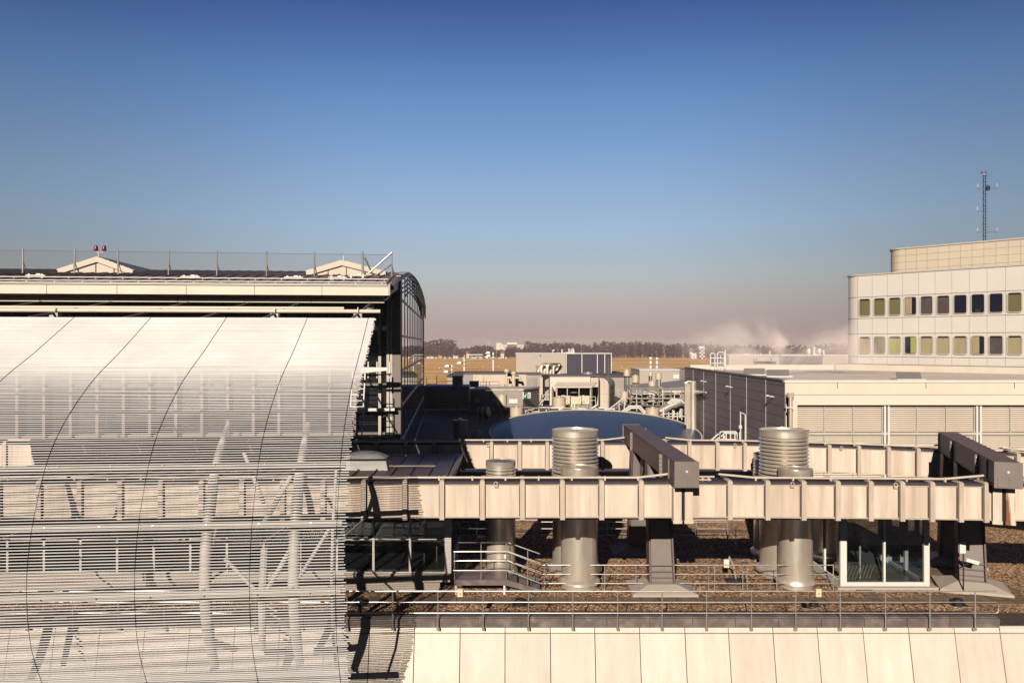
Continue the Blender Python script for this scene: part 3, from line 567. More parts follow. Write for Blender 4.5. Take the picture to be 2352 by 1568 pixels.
# security camera on a pole by the right portal
c=P(2230,1287,30.6); cc=thing('security_camera','white security camera on a thin pole before the right portal leg','camera',(c.x-.3,30.6,ZR))
MB().tube([(c.x-.3,30.6,ZR),(c.x-.3,30.6,-8.0)],.03,8).build('pole',M['dark'],cc)
mb=MB(); mb.hexa([(c.x-.28,30.45,c.z+.02),(c.x+.18,30.4,c.z-.12),(c.x+.18,30.62,c.z-.12),(c.x-.28,30.65,c.z+.02)],[(c.x-.24,30.45,c.z+.14),(c.x+.24,30.4,c.z+.02),(c.x+.24,30.62,c.z+.02),(c.x-.24,30.65,c.z+.14)]); mb.build('camera_body',M['white'],cc,smooth=False)
MB().tube([(c.x-.3,30.58,c.z-.2),(c.x-.05,30.55,c.z-.05)],.025,6).build('bracket',M['dark'],cc)
MB().box(c.x-.5,c.x-.26,30.5,30.62,c.z+.32,c.z+.75).build('junction_box',M['white'],cc,smooth=False)
c=P(1668,1292,32.2); fl=thing('small_floodlight','white lamp head on a leaning arm by the gravel middle','lamp',(c.x+.2,32.2,ZR)); MB().box(c.x-.12,c.x+.10,32.1,32.2,c.z-.17,c.z+.17).build('lamp_head',M['white'],fl,smooth=False)
mb=MB(); mb.tube([(c.x+.45,32.3,ZR),(c.x+.30,32.25,ZR+.7),(c.x+.13,32.2,c.z+.25),(c.x+.08,32.2,c.z)],.045,6); mb.build('arm',M['steel'],fl)
MB().box(c.x+.0,c.x+.75,32.0,32.5,ZR-.01,ZR+.06).build('base',M['dark'],fl,smooth=False)
# ================================================================== TERMINAL HALL (axes turned 4.7 degrees)
def H(s,d,z): return (s-.082*d, d+.082*s, z)
def Hs(px, d):                                # lateral coordinate of an image column at depth d
    o=(px-CX)/F; return d*(o+.082)/(1-.082*o)
def Hz(px, py, d):
    s=Hs(px,d); return (HY-py)/F*(d+.082*s)
EDGE=-2.85
# ------------------------------------------------------------------ curved tube sunscreen
ctrl=[(29.45,1.01),(26.9,-.20),(24.54,-1.28),(22.53,-2.72),(21.55,-4.33),(21.08,-6.04),(21.22,-7.86),(21.9,-9.4),(22.9,-10.9),(24.2,-12.3)]
def cr_pt(p0,p1,p2,p3,t): return tuple(.5*((2*b)+(-a+c)*t+(2*a-5*b+4*c-d)*t*t+(-a+3*b-3*c+d)*t**3) for a,b,c,d in zip(p0,p1,p2,p3))
fine=[]
cc_=[(ctrl[0][0]*2-ctrl[1][0],ctrl[0][1]*2-ctrl[1][1])]+ctrl+[(ctrl[-1][0]*2-ctrl[-2][0],ctrl[-1][1]*2-ctrl[-2][1])]
for i in range(len(ctrl)-1):
    for k in range(40): fine.append(cr_pt(cc_[i],cc_[i+1],cc_[i+2],cc_[i+3],k/40))
fine.append(ctrl[-1])
arc=[0]
for a,b_ in zip(fine[:-1],fine[1:]): arc.append(arc[-1]+math.dist(a,b_))
def at_arc(q):
    lo,hi=0,len(arc)-1
    while hi-lo>1:
        m_=(lo+hi)//2
        if arc[m_]<=q: lo=m_
        else: hi=m_
    t=(q-arc[lo])/(arc[hi]-arc[lo]); return tuple(a+(b_-a)*t for a,b_ in zip(fine[lo],fine[hi]))
def arc_at_z(z):
    for (d,zz),q in zip(fine,arc):
        if zz<z: return q
def normal_at(q):
    a=at_arc(max(0,q-.05)); b_=at_arc(min(arc[-1]-1e-3,q+.05)); t=Vector((b_[0]-a[0],b_[1]-a[1])).normalized(); return (-t.y, t.x)   # points outward-left of travel
cords=[-22.3,-19.5,-16.6,-13.84,-11.1,-8.36,-5.37,-3.09]
scr=thing('sunscreen','huge curved sunscreen of white horizontal tubes hanging in front of the terminal hall','sunscreen',H(-8,24,-12))
qs_=[.01]
while qs_[-1]<arc[-1]-.1:
    t_=min(1,max(0,(qs_[-1]-2.8)/4.0)); t_=t_*t_*(3-2*t_); qs_.append(qs_[-1]+.034+.0455*t_)
bays=[-25.0]+cords+[EDGE+.02]
SD,SHT=.020,.0098                             # half depth and half height of one oval slat
def blade(mb,a,e,d,z0,z1):
    sec=[(-SD,-SHT),(-SD,SHT),(SD,SHT*.8),(SD,-SHT*.8)]
    A_=[H(a,d+o,z0+h) for o,h in sec]; B__=[H(e,d+o,z1+h) for o,h in sec]
    mb.add(A_+B__,[(3,2,1,0),(4,5,6,7)]+[(i,(i+1)%4,4+(i+1)%4,4+i) for i in range(4)])
for i in range(len(bays)-1):
    mb=MB(); a,c=bays[i],bays[i+1]; last=(i==len(bays)-2)
    for q in qs_:
        d,z=at_arc(q); e=c-.012
        if last: e=c+random.uniform(-.05,.05)
        dz=random.uniform(-.004,.004); dz2=random.uniform(-.004,.004)
        blade(mb,a+.012,e,d,z+dz,z+dz2)
    mb.build('slat_bay',M['slat'],scr,smooth=False)
for s in cords:
    mb=MB(); pts=[]
    q=0
    while q<arc[-1]:
        d,z=at_arc(q); n_=normal_at(q); pts.append(H(s,d+n_[0]*(-.0),z)); q+=.25
    pts=[Vector(p)+Vector((0,-.024,.012)) for p in pts]; mb.tube(pts,.0055,5); mb.build('cord',M['cord'],scr)
def offs(q,o):
    d,z=at_arc(q); n_=normal_at(q); sgn = 1 if n_[0]>0 or (abs(n_[0])<.01) else -1
    return (d+n_[0]*o*sgn, z+n_[1]*o*sgn)
for zz,rad in ((-3.35,.09),(-4.9,.10),(-6.75,.10),(-9.4,.10)):
    q=arc_at_z(zz); d,z=offs(q,.16); MB().tube([H(-25,d,z),H(EDGE-.12,d,z)],rad,10).build('purlin',M['mast'],scr)
    mb=MB(); s=-24.8
    while s<EDGE-.2: mb.tube([H(s,*at_arc(q)),H(s,d,z)],.02,5); s+=1.4
    mb.build('clip',M['steel'],scr)
# masts behind the tubes
def mast(label,s0,fork):
    th=thing('sunscreen_mast',label,'mast',H(s0,22.6,-12),'steel masts behind the sunscreen')
    qs=[arc_at_z(z) for z in (-1.9,-2.8,-3.6,-4.6,-5.6,-6.6,-7.6,-8.6,-9.6)]; pts=[H(s0,*offs(q,.62)) for q in qs]
    MB().tube(pts,[.07,.12,.15,.165,.17,.17,.165,.15,.12],12).build('main_tube',M['mast'],th)
    for zz in (-3.35,-4.9,-6.75,-9.4):
        q=arc_at_z(zz); MB().tube([H(s0,*offs(q,.62)),H(s0,*offs(q,.16))],.05,8).build('connector',M['mast'],th)
    b0=Vector(H(s0+fork*.7,24.6,-9.6))
    m_=Vector(H(s0,*offs(arc_at_z(-6.75),.62))); e1=Vector(H(s0+fork*1.3,*offs(arc_at_z(-4.2),1.6)))
    if fork:
        k=Vector(H(s0+fork*.95,*offs(arc_at_z(-7.3),1.0)))
        MB().tube([Vector(H(s0+fork*1.2,*offs(arc_at_z(-9.6),1.2))),k,Vector(H(s0+fork*.9,*offs(arc_at_z(-5.6),1.0)))],[.10,.13,.11],10).build('strut',M['mast'],th)
        MB().tube([k,Vector(H(s0+.05,*offs(arc_at_z(-5.3),.7)))],.075,10).build('strut',M['mast'],th)
        MB().tube([k,Vector(H(s0+fork*2.0,*offs(arc_at_z(-5.9),1.0)))],.06,8).build('strut',M['mast'],th)
        MB().tube([Vector(H(s0+fork*1.0,*offs(arc_at_z(-4.9),.9))),Vector(H(s0+.1,*offs(arc_at_z(-2.6),.7)))],.075,8).build('strut',M['mast'],th)
        MB().tube([Vector(H(s0+fork*1.0,*offs(arc_at_z(-4.2),.9))),Vector(H(s0+fork*1.7,*offs(arc_at_z(-2.7),.7)))],.06,8).build('strut',M['mast'],th)
        mb=MB()
        for q_ in range(6): a=k+Vector((.1*q_,.05*q_,-.25*q_)); mb.tube([a,a+Vector((.25,.1,-.2))],.03,6)
        mb.build('lattice',M['mast'],th)
    MB().tube([pts[-2],b0],.10,10).build('stay',M['mast'],th)
    for sgn in (-1,1):
        MB().tube([pts[5],Vector(H(s0+sgn*1.3,27.2,-6.2))],.04,6).build('rod',M['mast'],th)
    return th
mast('curved steel mast with forked struts, second from the sunscreen end',-6.73,0)
mast('curved steel mast with forked struts, nearest the sunscreen end',-4.33,-1)
mast('curved steel mast far left behind the sunscreen',-15.4,1)
# drop end frame seen as shadow at the screen's end
th=thing('screen_end_frame','slim vertical end frame just behind the sunscreen edge','frame',H(-3.2,22,-12))
qs=[arc_at_z(z) for z in (-3.4,-5,-6.75,-8.4,-9.8)]; MB().tube([H(-3.25,*offs(q,.35)) for q in qs],.045,8).build('upright',M['mast'],th)
MB().tube([H(-3.25,*offs(arc_at_z(-4.9),.3)),H(-4.33,*offs(arc_at_z(-6.75),.6))],.05,8).build('strut',M['mast'],th)

# ------------------------------------------------------------------ hall body
hall=thing('terminal_hall','long vaulted terminal hall with dark seamed roof and glazed end wall','building',H(-20,45,-22))
rp_=[(36.15,2.78),(38,3.15),(40,3.50),(42,3.75),(45,4.15),(48,4.5),(52,4.78),(56,4.93),(61,5.0),(66,4.95),(70,4.85),(74,4.6),(77,4.25),(79,3.9)]
def roofz(d):
    for (a,za),(b_,zb_) in zip(rp_[:-1],rp_[1:]):
        if a<=d<=b_: return za+(zb_-za)*(d-a)/(b_-a)
    return rp_[-1][1]
S0=-48
mb=MB()
for th_ in (0,-.22): mb.grid([[H(s,d,z+th_) for d,z in rp_] for s in (S0,-2.62 )])
mb.grid([[H(-2.62,d,z) for d,z in rp_],[H(-2.62,d,z-.22) for d,z in rp_]])
roof=mb.build('roof',M['roofdark'],hall)
mb=MB(); s=-2.95
while s>S0:
    pr=[(d,z) for d,z in rp_ if d<60]
    for (a,za),(b_,zb_) in zip(pr[:-1],pr[1:]):
        mb.hexa([H(s-.02,a,za),H(s+.02,a,za),H(s+.02,b_,zb_),H(s-.02,b_,zb_)],[H(s-.015,a,za+.07),H(s+.015,a,za+.07),H(s+.015,b_,zb_+.07),H(s-.015,b_,zb_+.07)])
    s-=.62
mb.build('seam_rib',M['roofdark'],roof,smooth=False)
mb=MB()
for d in (36.6,37.9): mb.tube([H(S0,d,roofz(d)+.09),H(EDGE-.15,d,roofz(d)+.09)],.028,6)
s=-3.2
while s>S0:
    for d in (36.6,37.9): mb.tube([H(s,d,roofz(d)),H(s,d,roofz(d)+.09)],.02,5)
    s-=1.24
mb.build('snow_rail',M['white'],roof)
for (sa,d) in ((-19.6,38.2),(-12.4,38.1),(-7.5,38.1),(-5.4,38.2),(-4.6,39.4)):
    mb=MB(); mb.box(sa-.55,sa+.35,d-.12,d+.12,roofz(d)+.1,roofz(d)+.15,H); mb.box(sa-.1,sa+.1,d-.06,d+.06,roofz(d)+.15,roofz(d)+.22,H); mb.box(sa-.45,sa-.35,d-.1,d+.1,roofz(d),roofz(d)+.2,H); mb.box(sa+.15,sa+.25,d-.1,d+.1,roofz(d),roofz(d)+.2,H); mb.build('roof_hatch_step',M['white'],roof,smooth=False)
# gutter fascia: three stepped bands
E2=EDGE-.02
fa=MB(); fa.box(S0,E2,35.95,36.2,2.30,2.70,H); f_=fa.build('fascia',M['cream'],hall,smooth=False)
fa=MB(); fa.box(S0,E2-.02,35.98,36.2,2.74,2.77,H); fa.box(S0,E2,36.05,36.3,2.70,2.735,H); fa.box(S0,E2-.05,36.06,36.16,2.80,2.84,H); fa.build('gutter_lip',M['white'],hall,smooth=False)
fa=MB(); fa.prism([H(S0,36.05,2.295),H(S0,36.65,2.15),H(S0,36.65,2.295)],Vector(H(E2-.25,0,0))-Vector(H(S0,0,0))); fa.build('sloping_soffit',M['light_clad'],hall,smooth=False)
fa=MB(); fa.box(S0,E2-.22,36.55,36.75,1.98,2.16,H); fa.build('lower_fascia',M['cream'],hall,smooth=False)
fa=MB(); fa.hexa([H(E2,35.95,2.30),H(E2+.10,35.95,2.30),H(E2+.10,42.0,3.05),H(E2,42.0,3.05)],[H(E2,35.95,2.82),H(E2+.10,35.95,2.82),H(E2+.10,42.0,3.74),H(E2,42.0,3.74)]); fa.build('verge',M['light_clad'],hall,smooth=False)
mb=MB(); s=-5.9
while s>S0: mb.box(s-.008,s+.008,35.94,35.955,2.3,2.7,H); mb.box(s-.6-.008,s-.6+.008,36.54,36.555,1.98,2.16,H); s-=3.05
mb.build('joint',M['seam'],f_,smooth=False)
mb=MB(); mb.hexa([H(S0,36.7,2.02),H(EDGE-.3,36.7,2.02),H(EDGE-.3,42,2.6),H(S0,42,2.6)],[H(S0,36.7,2.12),H(EDGE-.3,36.7,2.12),H(EDGE-.3,42,2.75),H(S0,42,2.75)]); mb.build('soffit',M['dark'],hall,smooth=False)
# front facade (dark glass behind the screen) with frame
mb=MB(); mb.box(S0,-3.25,42.35,42.55,1.2,2.6,H); mb.build('upper_wall',M['dark'],hall,smooth=False)
mb=MB(); mb.quad(H(S0,42.5,-13),H(-3.25,42.5,-13),H(-3.25,42.5,1.2),H(S0,42.5,1.2)); mb.build('front_glazing',M['glass_dark'],hall,smooth=False)
mb=MB(); mb.box(S0,-2.9,46.0,46.2,-21,3.2,H); mb.build('inner_wall',M['dark'],hall,smooth=False)
for z in (1.2,-.15,-.55,-1.35,-2.2,-4.9,-6.6): MB().box(S0,-3.2,42.3,42.6,z-.06,z+.06,H).build('transom',M['endcap'],hall,smooth=False)
fm=[Hs(872,42.1)]; 
while fm[-1]>S0+1.5: fm.append(fm[-1]-1.35)
for s in fm: MB().box(s-.075,s+.075,42.1,42.6,-13,1.6,H).build('facade_post',M['mast' if s>-5 else 'endcap'],hall,smooth=False)  # posts at the sunlit end keep pale paint, the others darkened for shade
MB().box(-3.42,-3.28,41.9,42.6,-13,2.5,H).build('facade_post',M['mast'],hall,smooth=False)
MB().box(-3.24,-3.1,41.9,42.6,-13,2.5,H).build('facade_post',M['mast'],hall,smooth=False)
# corner pillar
mb=MB(); mb.box(-3.08,-2.66,41.95,42.62,-14,3.7,H); pil=mb.build('corner_pillar',M['endcap'],hall,smooth=False)
mb=MB(); mb.box(-3.1,-2.64,41.93,42.63,-.5,-.47,H); mb.box(-3.1,-2.64,41.93,42.63,-5.0,-4.97,H); mb.build('joint',M['seam'],pil,smooth=False)
MB().box(-3.1,-2.64,41.9,42.66,3.2,3.78,H).build('pillar_cap',M['cream'],hall,smooth=False)
# glazed end wall
EW=-2.66
mb=MB(); ds=[d for d,z in rp_ if d>=45]; ds=[42.7]+ds
mb.grid([[H(EW,d,-14) for d in ds],[H(EW,d,roofz(d)-.2) for d in ds]]); ew=mb.build('end_glazing',M['glass_end'],hall,smooth=False)
mb=MB(); d=42.8
while d<79.2:
    mb.box(EW-.05,EW+.028,d-.05,d+.05,-14,roofz(min(d,79))-.12,H); d+=3.03
mb.box(EW-.05,EW+.05,78.9,79.1,-14,3.9,H); mb.build('end_mullion',M['mast'],hall,smooth=False)
for z in (2.5,.48,-1.45,-3.4,-5.4,-7.4): MB().box(EW-.05,EW+.04,42.7,79,z-.06,z+.06,H).build('end_transom',M['mast'],hall,smooth=False)
for k in range(5):                            # arched sun blades under the eave
    mb=MB(); o=.10+k*.27; q=[d for d in ([42.7]+[x_/2 for x_ in range(90,158,3)]+[79])]
    mb.grid([[H(EW+.12,d,roofz(d)-o) for d in q],[H(EW+.24,d,roofz(d)-o-.03) for d in q]]); mb.grid([[H(EW+.24,d,roofz(d)-o-.03) for d in q],[H(EW+.24,d,roofz(d)-o+.02) for d in q]])
    mb.build('sun_blade',M['white'],hall)
mb=MB(); q=[42.7]+[x_/2 for x_ in range(90,158,3)]+[79]; mb.grid([[H(EW+.10,d,roofz(d)+.05) for d in q],[H(EW+.10,d,roofz(d)-.06) for d in q]]); mb.grid([[H(EW+.10,d,roofz(d)+.05) for d in q],[H(EW-.25,d,roofz(d)+.07) for d in q]]); mb.build('arch_trim',M['light_clad'],hall)
mb=MB(); mb.box(S0,EW-.2,79,79.3,-22,3.8,H); mb.box(S0,EW-.3,46.3,78.9,-22,-13,H); mb.build('rear_wall',M['dark'],hall,smooth=False)
# maintenance bridge, bracket and ladder between screen and facade
th=thing('maintenance_bracket','white tapered bracket arm between the sunscreen edge and the corner pillar','bracket',H(-3.3,40,-2))
z_=Hz(870,848,40); mb=MB(); mb.hexa([H(-4.6,39.9,z_-.2),H(-3.2,39.9,z_-.06),H(-3.2,40.1,z_-.06),H(-4.6,40.1,z_-.2)],[H(-4.6,39.9,z_+.12),H(-3.2,39.9,z_+.10),H(-3.2,40.1,z_+.10),H(-4.6,40.1,z_+.12)]); mb.build('arm',M['white'],th,smooth=False)
for s in (-4.2,-3.75,-3.1): MB().tube([H(s,39.98,z_-.45),H(s,39.98,z_+.4)],.04,8).build('clamp',M['white'],th)
MB().tube([H(-4.3,40,z_-.3),H(-3.0,40,z_-.25)],.035,6).build('cable_pipe',M['endcap'],th)
th=thing('facade_ladder','pale metal ladder standing behind the sunscreen edge','ladder',H(-4.3,38.5,-6))
z0,z1=Hz(830,1000,38.5),Hz(838,852,38.5); s1=Hs(839,38.5)
for s in (s1-.62,s1): MB().tube([H(s-.12,38.0,z0),H(s,38.5,z1)],.035,6).build('rail',M['white'],th)
for k in range(11):
    f=k/11; MB().tube([H(s1-.62-.12*(1-f),38+.5*f,z0+(z1-z0)*f),H(s1-.12*(1-f),38+.5*f,z0+(z1-z0)*f)],.03,6).build('rung',M['white'],th)
th=thing('facade_gangway','thin white gangway bar in front of the dark facade','gangway',H(-3.6,41,-5)); z_=Hz(890,940,41.5)
MB().box(-4.35,-2.95,41.4,41.75,z_-.07,z_+.07,H).build('walk_bar',M['white'],th,smooth=False)
z_=Hz(880,1003,41.5); MB().tube([H(-4.6,41.5,z_),H(-2.95,41.5,z_)],.05,6).build('lower_bar',M['mast'],th)
# tubes above the screen with brackets
th=thing('eave_tube','pair of long pale tubes on brackets under the roof edge','tube rail',H(-10,32,1.2))
d1=31.6; z1_=Hz(800,715,d1); d2=33.3; z2_=Hz(700,708,d2)
MB().tube([H(S0,d1,z1_),H(EDGE+.02,d1,z1_)],.082,12).build('front_tube',M['cream'],th)
MB().tube([H(S0,d2,z2_),H(Hs(790,d2),d2,z2_)],.07,12).build('rear_tube',M['cream'],th)
for px in (130,335,500,633,823,-60,-260):
    s=Hs(px,d1)
    mb=MB(); mb.tube([H(s,29.6,1.0),H(s,36.9,2.0)],.05,8); mb.build('strut',M['endcap'],th)
    if px not in (335,500):
        MB().box(s-.16,s+.16,d1-.25,d1+.1,z1_-.34,z1_-.10,H).build('bracket',M['mast'],th,smooth=False)
        MB().tube([H(s,d1-.15,z1_-.2),H(s,d1-.15,z1_+.16)],.025,6).build('bolt',M['white'],th)
    s2=Hs(px+(35 if px<200 else 10),34.3); MB().box(s2-.2,s2+.2,37.0,37.2,1.72,2.04,H).build('hanger',M['endcap'],th,smooth=False)  # hanger colour kept dark to stand in for shade under the eave
    mb=MB(); mb.lathe([(.0,.12),(.2,.06),(.24,-.05),(.15,-.12),(0,-.12)],H(s2,37.0,1.68),12); mb.build('saddle',M['endcap'],th)
# roof monitors
def monitor(label,px0,px1,pk,py,pe,d,ln):
    s0,s1,sp=Hs(px0,d),Hs(px1,d),Hs(pk,d); zp=Hz(pk,py,d); ze=Hz(px0,pe,d); zb_=roofz(d)-.1
    th=thing('roof_monitor',label,'roof monitor',H(sp,d,zb_))
    mb=MB(); mb.prism([H(s0+.1,d+.12,zb_),H(s1-.1,d+.12,zb_),H(s1-.1,d+.12,ze-.12),H(sp,d+.12,zp-.22),H(s0+.1,d+.12,ze-.12)],Vector(H(0,ln,0))-Vector(H(0,.3,0))); g=mb.build('gable',M['cream'],th,smooth=False)
    mb=MB()
    for f in (.27,.5,.74):
        s=s0+(s1-s0)*f; mb.box(s-.02,s+.02,d+.09,d+.125,zb_,ze+.2+ (zp-ze)*.4,H)
    mb.build('joint',M['seam'],g,smooth=False)
    for a,za,c,zc in ((s0,ze,sp,zp),(sp,zp,s1,ze)):
        mb=MB(); mb.hexa([H(a,d,za-.20),H(c,d,zc-.20),H(c,d+.1,zc-.20),H(a,d+.1,za-.20)],[H(a,d,za+.10),H(c,d,zc+.10),H(c,d+.1,zc+.10),H(a,d+.1,za+.10)]); mb.build('barge_board',M['cream'],th,smooth=False)
        mb=MB(); mb.hexa([H(a,d+.1,za-.05),H(c,d+.1,zc-.05),H(c,d+ln,zc-.05),H(a,d+ln,za-.05)],[H(a,d+.1,za+.04),H(c,d+.1,zc+.04),H(c,d+ln,zc+.04),H(a,d+ln,za+.04)]); r_=mb.build('roof',M['light_clad'],th,smooth=False)
        mb=MB()
        for q in range(8):
            f=q/7; mb.hexa([H(a+(c-a)*f-.03,d+.1,za+(zc-za)*f+.04),H(a+(c-a)*f+.03,d+.1,za+(zc-za)*f+.04),H(a+(c-a)*f+.03,d+ln,za+(zc-za)*f+.04),H(a+(c-a)*f-.03,d+ln,za+(zc-za)*f+.04)],[H(a+(c-a)*f-.02,d+.1,za+(zc-za)*f+.12),H(a+(c-a)*f+.02,d+.1,za+(zc-za)*f+.12),H(a+(c-a)*f+.02,d+ln,za+(zc-za)*f+.12),H(a+(c-a)*f-.02,d+ln,za+(zc-za)*f+.12)])
        mb.build('seam_rib',M['white'],r_,smooth=False)
    MB().tube([H(sp+.1,d,zp+.05),H(sp+.1,d,zp+.35)],.03,6).build('vent_pipe',M['white'],th)
    return th
monitor('pale gabled roof monitor on the hall roof beneath the red twin beacon',130,305,222,593,622,42.6,13)
monitor('pale gabled roof monitor on the hall roof by the corner pillar',703,886,785,601,625,42.6,12)
# roof fence: posts with stays and a fine bird net
fx=[-300,-180,-65,52,171,271,387,498,612,722,832,900]; fd=40.6
fs=[Hs(p,fd) for p in fx]; fz=roofz(fd)-.05; ftop=[Hz(p,(569+ .012*p),fd) for p in fx]
th=thing('roof_net_fence','row of thin posts carrying a fine net along the hall roof','fence',H(-10,fd,fz))
for s,t_,p in zip(fs,ftop,fx):
    MB().tube([H(s,fd,fz),H(s,fd,t_)],.042,8).build('post',M['rail'],th)
    MB().tube([H(s+.12,fd+.3,fz),H(s+.02,fd,fz+(t_-fz)*.5)],.025,6).build('stay',M['rail'],th)
mb=MB(); mb.grid([[H(s,fd+.05,fz) for s in fs],[H(s,fd+.05,t_-.12) for s,t_ in zip(fs,ftop)]]); n_=mb.build('net',M['net'],th,smooth=False)
mb=MB(); mb.tube([H(s,fd+.05,t_-.12) for s,t_ in zip(fs,ftop)],.012,4); mb.build('top_wire',M['rail'],th)
th=thing('corner_brace_frame','triangular pale tube brace frame on the roof corner','brace frame',H(-3,fd,fz))
e=fs[-1]; tt=ftop[-1]
for p_ in ([H(Hs(848,fd),fd-.3,fz+.2),H(e,fd,tt)],[H(Hs(872,fd),fd-.3,fz+.2),H(e,fd,fz+(tt-fz)*.55)],[H(Hs(838,fd),fd,tt-.3),H(Hs(858,fd),fd+.6,fz)],[H(Hs(836,fd),fd-.3,fz),H(Hs(833,fd),fd,tt)]):
    MB().tube(p_,.05,8).build('brace',M['rail'],th)
def beacon(label,c,sc,mounth):
    th=thing('twin_beacon',label,'beacon',(0,0,0))
    MB().tube([(0,0,0),(0,0,mounth)],.03*sc,8).build('mount',M['rail'],th)
    MB().tube([(-.36*sc,0,mounth+.18*sc),(-.3*sc,0,mounth),(.3*sc,0,mounth),(.36*sc,0,mounth+.18*sc)],.035*sc,8).build('yoke',M['white'],th)
    for x in (-.36,.36):
        MB().lathe([(0,.0),(.20*sc,0),(.21*sc,.06*sc),(.17*sc,.1*sc),(.16*sc,.3*sc),(.12*sc,.42*sc),(0,.46*sc)],(x*sc,0,mounth+.16*sc),14).build('red_lamp',M['redlamp'],th)
    th.location=c; return th
sB=Hs(228,42.8); beacon('red twin obstruction beacon above the left roof monitor',H(sB,42.9,Hz(224,593,42.6)+.05),.62,.30)

# ================================================================== LOUVRE BUILDING
LX=16.2; LY=45.0; LT=-2.10
lb=thing('louvre_building','low plant building with pale louvred front and dark panelled side','building',(26,55,-12))
mb=MB(); mb.box(LX+.02,60,LY+.35,71,LT-.8,LT-.25); mb.box(LX+.02,60,LY+.8,71,-13,LT-.801); mb.build('roof',M['roofpale'],lb,smooth=False)
mb=MB(); mb.box(LX-.06,LX+.02,LY+.1,71.2,-13,LT-.06); side=mb.build('dark_side_wall',M['darkwall'],lb,smooth=False)
mb=MB(); mb.box(LX-.12,LX+.25,LY+.3,71.2,LT-.06,LT+.02); mb.build('side_coping',M['endcap'],lb,smooth=False)
sj=[127,198,280,378,488,618]
mb=MB()
for z in sj:
    px=(2700+z/1.685)/1.7415; y=LX*F/(px-CX)-.0; mb.box(LX-.075,LX-.058,y-.035,y+.035,-13,LT-.08)
mb.build('white_joint',M['white'],side,smooth=False)
mb=MB()
for k in range(12): z=LT-.35-k*.62; mb.box(LX-.066,LX-.058,LY+.15,71,z-.012,z+.012)
mb.build('panel_joint',M['seam'],side,smooth=False)
mb=MB(); mb.box(LX-.1,60,LY,LY+.4,LT-.14,LT); mb.build('front_coping',M['white'],lb,smooth=False)
mb=MB(); mb.box(LX-.05,60,LY+.06,LY+.34,LT-.86,LT-.145); fb=mb.build('front_fascia',M['cream'],lb,smooth=False)
mb=MB()
for z in (1097,1695,2292): x=X((2700+z/1.685)/1.7415,LY); mb.box(x-.015,x+.015,LY+.045,LY+.063,LT-.5,LT-.15)
mb.build('joint',M['seam'],fb,smooth=False)
mb=MB(); mb.box(X(1821,LY),60,LY+.12,LY+.36,LT-1.48,LT-.88); mb.build('lower_fascia',M['tan_house'],lb,smooth=False)
mb=MB(); mb.box(X(1821,LY),X(1833,LY),LY+.1,LY+.4,-13,LT-1.48); mb.build('corner_trim',M['cream'],lb,smooth=False)
mb=MB(); mb.box(X(1834,LY),60,LY+.6,LY+.7,-13,LT-1.5); mb.build('louvre_backing',M['greyclad'],lb,smooth=False)
lv=[1836,1900,1967,2034,None,2048,2114,2182,2247,None,2262,2331,2400,2466,None,2482,2550,2620]
for a,c in zip(lv[:-1],lv[1:]):
    if a is None or c is None: continue
    mb=MB(); x0,x1=X(a,LY)+.03,X(c,LY)-.03; z=LT-1.58
    while z>-8.2:
        if abs(z-Z(997,LY))>.12: mb.hexa([(x0,LY+.42,z-.072),(x1,LY+.42,z-.072),(x1,LY+.48,z),(x0,LY+.48,z)],[(x0,LY+.43,z-.072),(x1,LY+.43,z-.072),(x1,LY+.49,z+.0),(x0,LY+.49,z+.0)])
        z-=.118
    mb.build('louvre_blades',M['cream'],lb,smooth=False)
    MB().box(x1+.005,x1+.055,LY+.38,LY+.55,-8.2,LT-1.49).build('louvre_frame',M['mast'],lb,smooth=False)
for a in (2042,2255,2474):
    for o in (-.13,.09): MB().box(X(a,LY)+o-.02,X(a,LY)+o+.09,LY+.28,LY+.56,-13,LT-1.5).build('louvre_post',M['white'],lb,smooth=False)
MB().box(X(1834,LY),60,LY+.3,LY+.56,Z(999,LY)-.03,Z(995,LY)+.03).build('louvre_rail',M['mast'],lb,smooth=False)
x=X(1816,LY-.2); mb=MB(); mb.tube([(x,LY-.2,LT-1.0),(x,LY-.2,-12)],.12,12); mb.box(x-.16,x+.18,LY-.3,LY+.1,LT-1.0,LT-.75); mb.build('downpipe',M['steel'],lb)
mb=MB(); mb.box(x-.35,x+.15,LY-.4,LY-.1,LT-1.62,LT-1.56); mb.build('pipe_clamp',M['white'],lb,smooth=False)
for z,zy in ((185,462),(355,498),(630,562)):
    px=(2700+z/1.685)/1.7415; py=(1250+zy/1.685)/1.7415; y=(LX-.4)*F/(px-CX); zz=Z(py,y)
    mb=MB(); mb.tube([(LX-.06,y,zz-.05),(LX-.45,y,zz)],.04,6); mb.lathe([(0,.08),(.10,.06),(.13,0),(0,-.02)],(LX-.45,y,zz),10); mb.build('wall_lamp',M['white'],lb)
